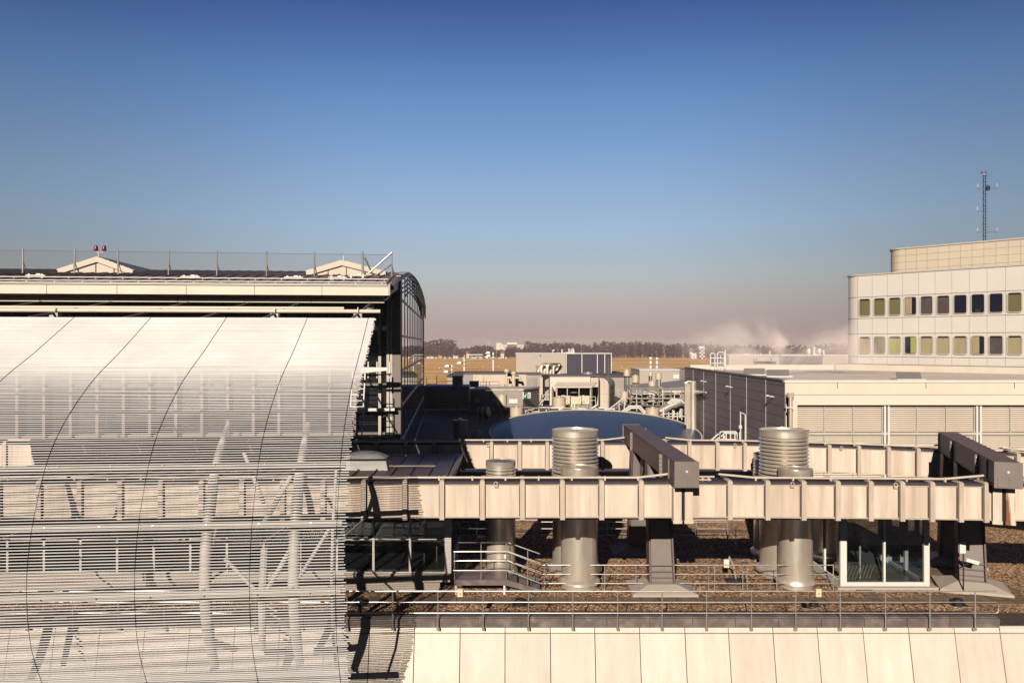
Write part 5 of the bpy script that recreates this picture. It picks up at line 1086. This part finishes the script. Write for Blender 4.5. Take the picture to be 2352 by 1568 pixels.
# dark units in the hall's shadow
th=thing('shaded_duct_unit','long dark rounded duct unit lying in the hall shadow','duct',(X(1030,90),90,ZP)); Y=90.0
mb=MB(); x0,x1=X(972,Y),X(1077,Y); q=[(Y,ZP+.4)]+[(Y+.7-.7*math.cos(a),Z(886,Y)-.7+.7*math.sin(a)) for a in [math.pi/2*k/6 for k in range(7)]]+[(Y+4,Z(886,Y)),(Y+4,ZP+.4)]
mb.prism([(x0,a,c) for a,c in q],(x1-x0,0,0)); bdy=mb.build('casing',M['greyclad'],th,angle=25); mb=MB()
for p in range(8): px=975+p*4.6; mb.box(X(px,Y),X(px+1.4,Y),Y-.06,Y-.002,ZP+.4,Z(893,Y))
mb.build('rib',M['greyclad'],bdy,smooth=False)
for i,(p0,p1,q0,q1,Y,lab) in enumerate(((1039,1062,864.5,887,92,'tall grey cowl box with a hanging cable on the shaded duct'),(1078,1099,877,893,95,'dark square cowl box right of the tall grey cowl'))):
    th=thing('cowl_box',lab,'ventilation unit',(X(p0,Y),Y,Z(887,Y))); mb=MB(); bx(mb,p0,p1,q0,0,Y,1.6,Z(889,Y)); mb.build('casing',M['greyclad' if i==0 else 'darkwall'],th,smooth=False); mb=MB(); bx(mb,p0-.7,p1+.7,q0-1.2,q0-.05,Y-.1,1.8); mb.build('lid',M['corrugated'],th,smooth=False)
    if i==0: MB().tube([P(1050,868,Y-.05),P(1052,875,Y-.08),P(1048,884,Y-.08)],.05,6).build('cable',M['black'],th); MB().box(X(1052.5,Y),X(1056.5,Y),Y-.12,Y-.02,Z(892,Y),Z(886,Y)).build('number_plate',M['white'],th,smooth=False)
rails('thin dark railing on the shaded duct roof',94,[[(979,886),(980,882),(1003,882),(1003,876),(1046,875)],[(1104,892),(1104,876.5),(1146,876),(1147,893)],[(1104,885),(1146,884)]],.04,m='endcap',posts=[(980,868,888),(1003,862,888),(1117,876,892),(1124,876,895)])
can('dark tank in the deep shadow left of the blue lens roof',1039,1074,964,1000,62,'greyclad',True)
can('cream tank at the shadow edge before the corrugated shed',1141,1165,906,930,84,'tank',True)
can('large cream tank just behind the blue lens roof',1171,1202,935,965,77,'tank',True)
can('wide cream tank behind the lens roof on the right',1483,1515,936,962,76,'tank',True)
th=thing('shadow_pipe_run','long dark pipe run slanting through the hall shadow','pipe',(X(1000,80),80,-5)); MB().tube([P(975,924,82),P(1040,921,82),P(1090,925,82),P(1168,934,82),P(1260,938,82)],.09,8).build('pipe',M['darkwall'],th); MB().tube([P(990,920,83),P(1090,928,83),P(1200,936,83)],.06,6).build('thin_pipe',M['greyclad'],th)
for px in (1050,1120): MB().tube([P(px,926,82),(X(px,82),82,ZP)],.06,6).build('support',M['dark'],th)
th=thing('fan_barrel','copper-tinted fan barrel half in shadow','fan',(X(1112,80),80,ZP)); MB().tube([P(1100,948,80),P(1122,944,79.6)],.52,18).build('barrel',M['rust'],th)
for px in (1102,1116): MB().tube([P(px,952,80),(X(px,80),80,ZP)],.08,6).build('leg',M['dark'],th)
th=thing('covered_bundle','pale crumpled sheet over a bundle in the shadow','bundle',(X(1095,64),64,ZP)); mb=MB(); c=Vector((X(1095,64),64,ZP)); rows=[]
for i in range(6):
    row=[]
    for j in range(11):
        a=2*math.pi*j/10; rr=(.48*math.cos(i/5*1.35))*(1+.25*math.sin(3*(j%10)+i)); row.append(c+Vector((rr*math.cos(a),rr*math.sin(a),.06+.85*math.sin(i/5*1.45))))
    rows.append(row)
mb.grid(rows); mb.build('sheet',M['roofpale'],th,angle=20)
# low house, tanks and pipe rack on the right
Y=112.0; th=thing('low_plant_house','low pale plant house behind the cream tanks','building',(X(1515,Y),Y,ZP)); MB().box(X(1469,Y),X(1561,Y),Y,Y+8,-21,Z(850,Y)).build('wall',M['light_clad'],th,smooth=False); MB().box(X(1468,Y),X(1562,Y),Y-.1,Y+8.1,Z(850,Y),Z(847.7,Y)).build('coping',M['white'],th,smooth=False); MB().box(X(1546,Y),X(1559.5,Y),Y-.12,Y,Z(869,Y),Z(859.5,Y)).build('window',M['white'],th,smooth=False)
MB().box(X(1561.5,Y),LX+12,Y+.5,Y+8,-21,Z(849,Y)).build('dark_wall',M['darkwall'],th,smooth=False)
for px,t_ in ((1494.5,816),(1509,817)):
    th=thing('flue_stack','slim white flue stack with dark tip on the low plant house, '+('left one' if px<1500 else 'right one'),'flue',(X(px,116),116,Z(848,116)),'flue stacks on the low house'); MB().tube([P(px,848,116),P(px,t_+3,116)],.22,10).build('pipe',M['white'],th); MB().tube([P(px,t_+3,116),P(px,t_,116)],.24,10).build('tip',M['black'],th)
    for q in (828,838): MB().lathe([(.26,0),(.26,.15),(.22,.15)],P(px,q,116),10).build('collar',M['endcap'],th)
for i,(p0,p1,q0,q1,Y,c_,lab) in enumerate(((1432,1448,849,863,104,0,'cream tank farthest left above the pipe rack'),(1451,1468,862,878,101,0,'cream tank just left of the low plant house'),(1489,1499,855,863,108,0,'smallest cream tank in front of the low plant house'),(1505,1520,856,871,106,0,'bright cream tank in front of the low house window'),(1489,1507,875,891,99,0,'cream tank standing in the middle of the pipe rack'),(1425,1444,899,918,93,1,'cream hopper with cone bottom beside the stairs'))):
    can(lab,p0,p1,q0,q1,Y,'tank',True,bool(c_),grp=None)
Y=102; th=thing('ribbed_shed','low shed with ribbed grey sloping roof before the dark wall','shed',(X(1545,Y),Y,ZP)); 
MB().hexa([P(1518,893,Y-1),P(1570,893,Y-1),P(1574,873,Y+4),P(1520,880,Y+4)],[P(1518,891.5,Y-1),P(1570,889,Y-1),P(1574,871,Y+4),P(1520,878,Y+4)]).build('roof',M['greyclad'],th,smooth=False); mb=MB()
for k in range(9): f=k/8; a=P(1518+52*f,891.3-2.5*f,Y-1); b_=P(1520+54*f,877.8-7*f,Y+4); mb.tube([a,b_],.05,4)
mb.build('roof_rib',M['corrugated'],th); MB().box(X(1519,Y),X(1570,Y),Y-.8,Y+3.8,ZP,Z(893.5,Y)).build('wall',M['darkwall'],th,smooth=False)
th=thing('grey_duct_bank','flat grey duct bank above the pipe rack','duct',(X(1470,97),97,-6)); 
MB().hexa([P(1440,893,97),P(1515,893,97),P(1500,878,100),P(1436,884,100)],[P(1440,900,97),P(1515,900,97),P(1500,886,100),P(1436,890,100)]).build('casing',M['greyclad'],th,smooth=False); MB().box(X(1452,96.9),X(1468,96.9),96.8,96.95,Z(899,97),Z(894,97)).build('panel',M['beige'],th,smooth=False)
Y=92.0; th=thing('pipe_rack','tangle of pale steel pipes and walkways on a rack','pipe rack',(X(1500,Y),Y,ZP))
MB().tube([P(1444,899,Y+1),P(1520,900,Y+1),P(1570,900,Y+1)],.30,12).build('main_pipe',M['steel'],th); MB().tube([P(1446,907,Y+1),P(1512,907,Y+1)],.34,12).build('dark_duct',M['dark'],th)
MB().tube([P(1452,904,Y+.4),P(1500,904,Y+.4),P(1504,908,Y+.4)],.11,8).build('thin_pipe',M['white'],th)
for q,m in ((914,'beige'),(930,'greyclad')): MB().box(X(1440,Y),X(1571,Y),Y-.4,Y+2,Z(q+1.2,Y),Z(q,Y)).build('walkway',M[m],th,smooth=False)
for i_,px in enumerate((1447,1462,1474,1500,1513,1522,1541,1549,1566)): MB().tube([P(px,(884,896,890,902,886,894,890,899,888)[i_],Y-.2),(X(px,Y),Y-.2,ZP)],.055,6).build('post',M['white' if i_%2 else 'rail'],th)
for a_,b_,q in ((1446,1520,891),(1519,1571,894),(1446,1490,903),(1524,1571,906),(1452,1571,923)): MB().tube([P(a_,q,Y-.25),P(b_,q+random.uniform(-1,1),Y-.25)],.05,6).build('rail',M['rail'],th)
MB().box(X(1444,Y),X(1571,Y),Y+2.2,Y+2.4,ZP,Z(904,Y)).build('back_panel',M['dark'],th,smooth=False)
rnd=random.Random(3)
mb=MB(); mb2=MB()
for k in range(84):
    a=rnd.uniform(1448,1566); q=rnd.uniform(892,932); l=rnd.uniform(5,18); yy=Y+rnd.uniform(-.3,1.8); d=rnd.choice([(l,0),(l,0),(l*.5,l*.5),(l*.4,-l*.5),(0,l*.6)])
    (mb if k%2 else mb2).tube([P(a,q,yy),P(min(1570,a+d[0]),q+d[1],yy)],rnd.uniform(.03,.09),6)
mb.build('small_pipe',M['tank'],th); mb2.build('small_pipe',M['steel'],th)
mb=MB()
for k in range(22): a=rnd.uniform(1450,1560); q=rnd.uniform(898,930); s_=rnd.uniform(2,5); mb.box(X(a,Y),X(a+s_,Y),Y-.1,Y+.4,Z(q+s_*.8,Y),Z(q,Y))
mb.build('valve_box',M['beige'],th,smooth=False)
Y=84.0; th=thing('slanting_pipe','thick grey insulated pipe climbing to the right before the rack','pipe',(X(1540,Y),Y,ZP)); MB().tube([P(1515,946,Y),P(1535,935,Y),P(1566,921,Y)],.5,16).build('pipe',M['greyclad'],th)
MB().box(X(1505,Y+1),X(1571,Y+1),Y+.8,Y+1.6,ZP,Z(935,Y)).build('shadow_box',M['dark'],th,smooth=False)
for px in (1524,1548,1562): MB().tube([P(px,936,Y-.7),(X(px,Y-.7),Y-.7,ZP)],.1,6).build('support',M['white'],th)
for label,Yq,lines,r in (('thick white bridge handrail loop left of the wide cream tank',80,[[(1424,948),(1446,933),(1470,933),(1484,948)],[(1430,949),(1449,937),(1468,937),(1480,949)]],.10),('thick white handrail loop before the slanting pipe',81,[[(1533,926),(1543,918),(1562,918),(1572,926)],[(1537,928),(1546,922),(1560,922)]],.10),('thin white railings at the foot of the slanting pipe',78,[[(1516,953),(1530,950),(1562,950),(1566,958)],[(1536,946),(1536,964)],[(1530,956),(1572,956)],[(1545,941),(1545,962)],[(1556,946),(1556,966)],[(1566,938),(1566,964)]],.06)):
    rails(label,Yq,lines,r)
Y=86.0; th=thing('plant_stair','white metal stair rising right between the grey hood and the pipe rack','stairs',(X(1415,Y),Y,ZP))
for o in (0,4.5,14): MB().tube([P(1396,942+o*.3,Y+o*.05),P(1434,912+o,Y+o*.05)],.07,6).build('stair_rail',M['white'],th)
for k in range(8): f=k/7; MB().box(X(1399+34*f,Y),X(1404+34*f,Y),Y,Y+1.2,Z(948-28*f,Y)-.05,Z(948-28*f,Y)).build('tread',M['steel'],th,smooth=False)
for px in (1410,1422,1434): MB().tube([P(px,946-(px-1396)*.75,Y),(X(px,Y),Y,ZP)],.06,6).build('post',M['white'],th)
rails('small zigzag stair rails left of the open yellow shed',95,[[(1236,931),(1250,906),(1262,906)],[(1240,933),(1254,910)],[(1244,906),(1244,918)],[(1250,918),(1262,918)]],.05)
rails('low pale pipe rails behind the blue lens roof, left of the shed notice',84,[[(1205,945),(1240,935),(1300,936)],[(1212,948),(1225,938),(1262,939)],[(1238,936),(1238,948)],[(1255,934),(1255,944)],[(1265,937),(1330,939),(1372,938)]],.06)
th=thing('pipe_bundle','jumble of pale pipes and valves behind the blue lens roof','pipes',(X(1225,82),82,ZP)); mb=MB(); mb2=MB()
for k in range(34):
    a=rnd.uniform(1205,1395); q=rnd.uniform(938,950) if a<1290 else rnd.uniform(936,942); l=rnd.uniform(5,26); yy=82+rnd.uniform(-1.5,2); d=rnd.choice([(l,0),(l,1),(l*.5,-l*.3),(0,l*.3)]); (mb if k%2 else mb2).tube([P(a,q,yy),P(a+d[0],q+d[1],yy)],rnd.uniform(.05,.14),6)
mb.build('pipe',M['white'],th); mb2.build('pipe',M['steel'],th)

# ================================================================== DISTANT BUILDINGS BEHIND THE STEAM
Y=105.0
for p0,p1,q0,m,lab in ((1674,1790,817,'light_clad','pale boxy plant building behind the steam, left one'),(1791,1888,817,'darkwall','dark boxy plant building behind the steam, middle one'),(1889,1962,817,'light_clad','pale boxy plant building beside the office tower')):
    th=thing('plant_block',lab,'building',(X((p0+p1)/2,Y),Y,-22)); MB().box(X(p0,Y),X(p1,Y),Y,Y+10,-21.9,Z(q0,Y)).build('wall',M[m],th,smooth=False); MB().box(X(p0,Y)-.1,X(p1,Y)+.1,Y-.1,Y+10,Z(q0,Y),Z(q0,Y)+.13).build('coping',M['white'],th,smooth=False)
    if p0==1674:
        mb=MB(); mb.box(X(1731,Y),X(1780,Y),Y-.7,Y-.01,Z(830,Y),Z(828,Y)); mb.build('canopy',M['greyclad'],th,smooth=False)
        for a in (1730,1736,1770): MB().box(X(a,Y),X(a+1.5,Y),Y-.3,Y-.005,-5,Z(822,Y)).build('duct',M['greyclad'],th,smooth=False)
for i,(px,w,q0,lab) in enumerate(((1858,9,801,'white mushroom cowl on the dark block, left of the steel flue'),(1882,9,800,'white mushroom cowl on the dark block, right of the steel flue'))):
    x=X(px,106); r=X(1176+w/2,106); z0=Z(817,106); th=thing('mushroom_cowl',lab,'cowl',(x,106,z0),'mushroom cowls'); MB().lathe([(r*.5,z0),(r*.6,z0+.3),(r,z0+.45),(r*1.05,z0+.6),(r*.75,z0+1.0),(0,z0+1.05)],(x,106,0),16).build('cowl',M['white'],th)
th=thing('steel_flue','short steel flue between two mushroom cowls','flue',(X(1870,106),106,-2)); MB().tube([P(1870,817,106),P(1870,796,106)],.31,14).build('pipe',M['steel'],th); MB().box(X(1865,106),X(1875,106),105.6,106.4,Z(817,106),Z(812,106)).build('base',M['white'],th,smooth=False)
for px,t_,w,lab in ((1768,805,2.5,'white round stub flue on the pale block in the steam'),(1892,803,4,'small white ball vent near the tower'),(1748,812,4,'little white vent box on the pale block'),(1713,812,18,'low pale roof unit on the pale block')):
    th=thing('roof_stub',lab,'roof vent',(X(px,107),107,-1.5)); x=X(px,107); r=X(1176+w/2,107); z0=Z(817,107); z1=Z(t_,107); MB().lathe([(r,z0),(r,z1-.1),(r*.8,z1),(0,z1)],(x,107,0),12).build('body',M['white'],th)

# ================================================================== AIRFIELD AND FAR DISTANCE
GZ=-22.0
structure('ground',MB().quad((-5000,-600,GZ),(5000,-600,GZ),(5000,4500,GZ),(-5000,4500,GZ)),M['field'],smooth=False,recalc=False)
structure('apron_road',MB().quad((-400,-500,GZ+.04),(400,-500,GZ+.04),(400,300,GZ+.04),(-400,300,GZ+.04)),M['asphalt'],smooth=False,recalc=False)
structure('taxiway',MB().quad((-5000,570,GZ+.02),(5000,570,GZ+.02),(5000,592,GZ+.02),(-5000,592,GZ+.02)),M['tarmac'],smooth=False,recalc=False)
structure('runway',MB().quad((-5000,970,GZ+.02),(5000,985,GZ+.02),(5000,1020,GZ+.02),(-5000,1005,GZ+.02)),M['tarmac'],smooth=False,recalc=False)
mb=MB()
for y0,w_ in ((650,3),(715,4),(760,3),(840,5)): mb.quad((-5000,y0,GZ+.03),(5000,y0+6,GZ+.03),(5000,y0+6+w_,GZ+.03),(-5000,y0+w_,GZ+.03))
M['ditch']=mat('ditch_soil',(.17,.09,.04),.95,0,.3,.05); structure('field_track',mb,M['ditch'],smooth=False,recalc=False)
rnd=random.Random(11)
mb=MB(); tb=MB()
def trunk(x,y,h): tb.tube([(x,y,GZ),(x+.2,y,GZ+h*.45),(x+.5,y+.2,GZ+h*.8)],[.35,.25,.08],4)
def hprof(x,y_=1280):
    px=CX+F*x/y_
    base=19+3.0*math.sin(x*.011)+2.2*math.sin(x*.031+1)+1.4*math.sin(x*.083)
    if px<1048: base=27+1.5*math.sin(x*.05)
    if 1132<px<1162: base=10.5
    elif 1162<=px<1207: base=14.5
    if 1255<px<1330: base+=1
    if 1540<px<1640: base+=4
    if 1950<px: base+=2
    return base
for row,(yy,n) in enumerate(((1255,330),(1290,300),(1335,280),(1400,280),(1480,260))):
    for k in range(n):
        x=-620+1750*(k+rnd.random())/n; y=yy+rnd.uniform(-18,18); h=hprof(x,y)*1.08*rnd.uniform(.84,1.04)*(1+.03*row)
        if row==0: h*=.8
        rx_=h*rnd.uniform(.16,.27); conifer=rnd.random()<.07; trunk(x,y,h)
        for q in range(56 if row<3 else 36):
            a=rnd.uniform(0,6.28); u=rnd.uniform(.12,1); rr=rx_*math.sqrt(max(0,1-((u-.58)/.46)**2))*rnd.uniform(.3,1) if not conifer else rx_*.8*(1-u)*rnd.uniform(.5,1)
            c=Vector((x+rr*math.cos(a),y+rr*math.sin(a),GZ+h*u)); s_=rnd.uniform(.7,2.1); d1=Vector((rnd.uniform(-1,1),rnd.uniform(-1,1),rnd.uniform(-.4,1.3))).normalized(); d2=Vector((rnd.uniform(-1,1),rnd.uniform(-1,1),rnd.uniform(-1,1))); d2=(d2-d1*d2.dot(d1)).normalized()
            mb.add([c-d1*s_-d2*s_*.5,c+d1*s_-d2*s_*.35,c+d1*s_*1.1+d2*s_*.35,c-d1*s_*.8+d2*s_*.55],[(0,1,2,3)])
tl=mb.build('treeline',M['twig'],None,smooth=False,recalc=False); tag(tl,'dull purple-brown belt of bare winter trees across the airfield','trees',None,'stuff')
tb.build('trunk',M['twig'],tl,smooth=False)['kind']='stuff'
# white hospital-like block, masts, airfield sheds
Y=1460.0; th=thing('far_white_block','long stepped white building rising out of the distant trees','building',(X(1170,Y),Y,GZ))
for p0,p1,q0,dep in ((1140,1153,787.5,30),(1153,1203,791.5,24),(1164.5,1187.5,786.2,18)): mb=MB(); bx(mb,p0,p1,q0,0,Y,dep,GZ); w_=mb.build('wall',M['tan_house'],th,smooth=False)
mb=MB()
for q in (793.5,797): bx(mb,1155,1202,q,q+1.3,Y-.5,.4)
for q in (790,794,798): bx(mb,1147.5,1150,q,q+1.4,Y-.5,.4)
mb.build('window_band',M['rust'],th,smooth=False)
th=thing('far_masts','three thin pale masts far away left of the white block','masts',(X(1121,1400),1400,GZ))
for px,t_ in ((1117,784),(1121.5,786),(1125.5,783)): MB().tube([(X(px,1400),1400,GZ),P(px,t_,1400)],.45,6).build('mast',M['tan_house'],th)
th=thing('far_mast','single hair-thin mast on the horizon above the two-tone house','mast',(X(1294,1700),1700,GZ)); MB().tube([(X(1294,1700),1700,GZ),P(1294,768,1700)],.4,5).build('mast',M['greyclad'],th)
Y=1165.0; th=thing('airfield_pavilion','small grey airfield building with overhanging flat roof','building',(X(1092,Y),Y,GZ)); mb=MB(); bx(mb,1078,1108,815.5,0,Y,12,GZ); mb.build('wall',M['light_clad'],th,smooth=False); mb=MB(); bx(mb,1072,1108.5,813.4,815.4,Y-4,18); mb.build('roof',M['white'],th,smooth=False)
mb=MB(); bx(mb,1079,1083,820,822,Y-.3,.2); bx(mb,1086,1091,817,819,Y-.3,.2); bx(mb,1095,1100,821,823,Y-.3,.2); mb.build('window',M['pane_dark'],th,smooth=False)
def shed(label,p0,p1,q0,Y,m,gable=True,cat='building',name='far_shed'):
    x0,x1=X(p0,Y),X(p1,Y); z1=Z(q0,Y); th=thing(name,label,cat,((x0+x1)/2,Y,GZ)); h=z1-GZ; zt=GZ+h*.62 if gable else z1
    MB().box(x0,x1,Y,Y+6,GZ,zt).build('wall',M[m],th,smooth=False)
    if gable: MB().prism([(x0-.4,Y-.4,zt),(x0-.4,Y+3,z1),(x0-.4,Y+6.4,zt)],(x1-x0+.8,0,0)).build('roof',M['red_tile' if m=='tan_house' else 'white'],th,smooth=False)
    else: MB().box(x0-.3,x1+.3,Y-.3,Y+6.3,z1,z1+.4).build('roof',M['light_clad'],th,smooth=False)
    MB().box(x0+(x1-x0)*.3,x0+(x1-x0)*.6,Y-.06,Y-.01,GZ+h*.15,GZ+h*.45).build('door',M['greyclad'],th,smooth=False)
shed('long low white shed at the far field edge beside the glass wall',980,996,818.5,1205,'white'); shed('yellow truck-like container at the far field edge',1008,1015,817.5,1215,'yellow',False,'container'); shed('white shed pair at the field edge left of the grey pavilion',1041,1052,817,1200,'white'); shed('pale shed right of the grey pavilion',1112,1121,819,1190,'white',False)
shed('low white shed far right of the grey pavilion',1125,1138,820,1190,'light_clad'); shed('tiled house in the distant trees left of the checkered tower',1575,1592,800,1300,'tan_house',name='far_house'); shed('small pale house among the distant trees above the field lamps',1540,1546,806,1290,'tan_house',name='far_house')
shed('white hut at the foot of the checkered tower',1588,1600,811,1190,'white'); shed('tiled house in the trees right of the three masts',1150,1158,806,1235,'tan_house',name='far_house'); shed('pale house in the trees left of the three masts',1071,1077,806,1235,'tan_house',name='far_house')
for px in (1000,1020,1031,1062,1145,1160): shed('tiny pale parked vehicle at the far field edge, '+{1000:'left of the yellow container',1020:'right of the yellow container',1031:'left of the white shed pair',1062:'between shed pair and pavilion',1145:'right of the tall lamp post',1160:'left of the two-tone house'}[px],px,px+4,820.3,1200,'white',False,'vehicle','parked_van')
# checkered tower
Y=1180.0; th=thing('checkered_tower','red and white checkered radar tower at the far field edge','tower',(X(1613,Y),Y,GZ)); c_=0
for r_ in range(6):
    for q in range(3):
        p0=1607+q*4; q0=800+r_*4; mb=MB(); bx(mb,p0,p0+4,q0,q0+4,Y,8); 
        if r_<4 or True: mb.build('checker_panel',M['redlamp' if (r_+q)%2 else 'white'],th,smooth=False)
MB().lathe([(0,Z(794,Y)),(5,Z(795,Y)),(6,Z(799.8,Y)),(0,Z(799.9,Y))],(X(1613,Y),Y+4,0),12).build('cabin',M['white'],th)
# apron lamp masts
for px,t_,Y,heads,lab in ((1038,837,165,((1026,840),(1024,853)),'white apron lamp mast with two heads nearest the glass wall'),(1066.5,824,190,((1054,833),),'white apron lamp mast with one head and dark beacon on top'),(1133,809,150,((1120,810),(1121,817)),'tallest white apron lamp mast with two heads at the top')):
    th=thing('apron_lamp_mast',lab,'lamp mast',(X(px,Y),Y,GZ),'lamp masts on the apron'); MB().tube([(X(px,Y),Y,GZ),P(px,t_,Y)],X(1178.3,Y),12).build('pole',M['white'],th)
    for hx,hy in heads:
        MB().tube([P(px,hy+1,Y),P(hx+6,hy+1,Y)],.12,6).build('arm',M['dark'],th); a=P(hx,hy,Y); s_=Y/165*.75
        MB().hexa([(a.x-s_*.7,Y-.5,a.z-s_*.25),(a.x+s_*.7,Y-.5,a.z-s_*.25),(a.x+s_*.7,Y+.5,a.z-s_*.25),(a.x-s_*.7,Y+.5,a.z-s_*.25)],[(a.x-s_*.1,Y-.4,a.z+s_*.4),(a.x+s_*.6,Y-.4,a.z+s_*.3),(a.x+s_*.6,Y+.4,a.z+s_*.3),(a.x-s_*.1,Y+.4,a.z+s_*.4)]).build('lamp_head',M['white'],th,smooth=False)
    if px==1066.5: MB().tube([P(px,t_,Y),P(px,t_-6,Y)],.1,6).build('spike',M['white'],th); MB().box(X(px-2,Y),X(px+2,Y),Y-.2,Y+.2,Z(t_-10,Y),Z(t_-14,Y)).build('beacon',M['redlamp'],th,smooth=False); MB().tube([P(px,t_-6,Y),P(px,t_-10,Y)],.1,6).build('spike',M['white'],th)
    for q in (t_+8,t_+16): MB().lathe([(X(1178.6,Y),-.05),(X(1178.6,Y),.15)],P(px,q,Y),12).build('collar',M['endcap'],th)
for i,(px,py) in enumerate(((1009,845),(1041,843),(1109,842),(1145,841),(1208,841),(1020,849),(1405,838),(1428,842),(1480,832))):
    Y=F*22/(py-HY+1.5); c=P(px,py,Y); th=thing('field_marker',('small pale marker post standing in the dry grass, '+('left of the apron masts' if px<1037 else 'between the apron masts' if px<1133 else 'right of the tallest apron mast' if px<1300 else 'right of the two-tone house')),'marker',(c.x,Y,GZ),'marker posts in the dry grass'); MB().box(c.x-.35,c.x+.35,Y-.1,Y+.1,GZ+.5,GZ+1.2).build('board',M['tan_house'],th,smooth=False); MB().box(c.x-.12,c.x+.12,Y-.06,Y+.06,GZ,GZ+.5).build('stake',M['white'],th,smooth=False)

# ================================================================== AIR AND STEAM
def vol(name,density,aniso,color,noise=False):
    m=bpy.data.materials.new(name); m.use_nodes=True; nt=m.node_tree; nt.nodes.clear(); out=nt.nodes.new('ShaderNodeOutputMaterial'); v=nt.nodes.new('ShaderNodeVolumePrincipled'); v.inputs['Color'].default_value=(*color,1); v.inputs['Density'].default_value=density; v.inputs['Anisotropy'].default_value=aniso; nt.links.new(v.outputs[0],out.inputs['Volume']); return m,nt,v
m,_,_=vol('haze_air',.00017,.0,(.88,.84,.90))
hz=MB().box(-5100,5100,-700,4600,GZ-1,26).build('haze',m,None,smooth=False); hz['kind']='stuff'; hz['label']='thin grey-pink winter haze over the airfield'
m,nt_,v=vol('steam_air',.5,-.3,(.97,.87,.85))
tc_=nt_.nodes.new('ShaderNodeTexCoord'); mp=nt_.nodes.new('ShaderNodeMapping'); mp.inputs['Scale'].default_value=(1,1,1); nt_.links.new(tc_.outputs['Object'],mp.inputs[0])
nz=nt_.nodes.new('ShaderNodeTexNoise'); nz.inputs['Scale'].default_value=.20; nz.inputs['Detail'].default_value=7; nz.inputs['Roughness'].default_value=.6; nz.inputs['Distortion'].default_value=.6; nt_.links.new(mp.outputs[0],nz.inputs['Vector'])
mr=nt_.nodes.new('ShaderNodeMapRange'); mr.inputs['From Min'].default_value=.46; mr.inputs['From Max'].default_value=.68; mr.inputs['To Min'].default_value=0; mr.inputs['To Max'].default_value=1; nt_.links.new(nz.outputs['Fac'],mr.inputs['Value'])
sp=nt_.nodes.new('ShaderNodeVectorMath'); sp.operation='DISTANCE'; g_=nt_.nodes.new('ShaderNodeMapping'); g_.vector_type='POINT'; nt_.links.new(tc_.outputs['Generated'],sp.inputs[0]); sp.inputs[1].default_value=(.5,.5,.40)
fall=nt_.nodes.new('ShaderNodeMapRange'); fall.inputs['From Min'].default_value=.12; fall.inputs['From Max'].default_value=.5; fall.inputs['To Min'].default_value=1; fall.inputs['To Max'].default_value=0; nt_.links.new(sp.outputs['Value'],fall.inputs['Value'])
mu=nt_.nodes.new('ShaderNodeMath'); mu.operation='MULTIPLY'; nt_.links.new(mr.outputs[0],mu.inputs[0]); nt_.links.new(fall.outputs[0],mu.inputs[1])
mu2=nt_.nodes.new('ShaderNodeMath'); mu2.operation='MULTIPLY'; mu2.inputs[1].default_value=STEAM; nt_.links.new(mu.outputs[0],mu2.inputs[0]); nt_.links.new(mu2.outputs[0],v.inputs['Density'])
st=MB().box(12.5,31.5,56.5,63.0,LT-.2,3.4).build('steam',m,None,smooth=False); tag(st,'thin pale steam drifting over the plant roof in front of the office tower','steam',None,'stuff')
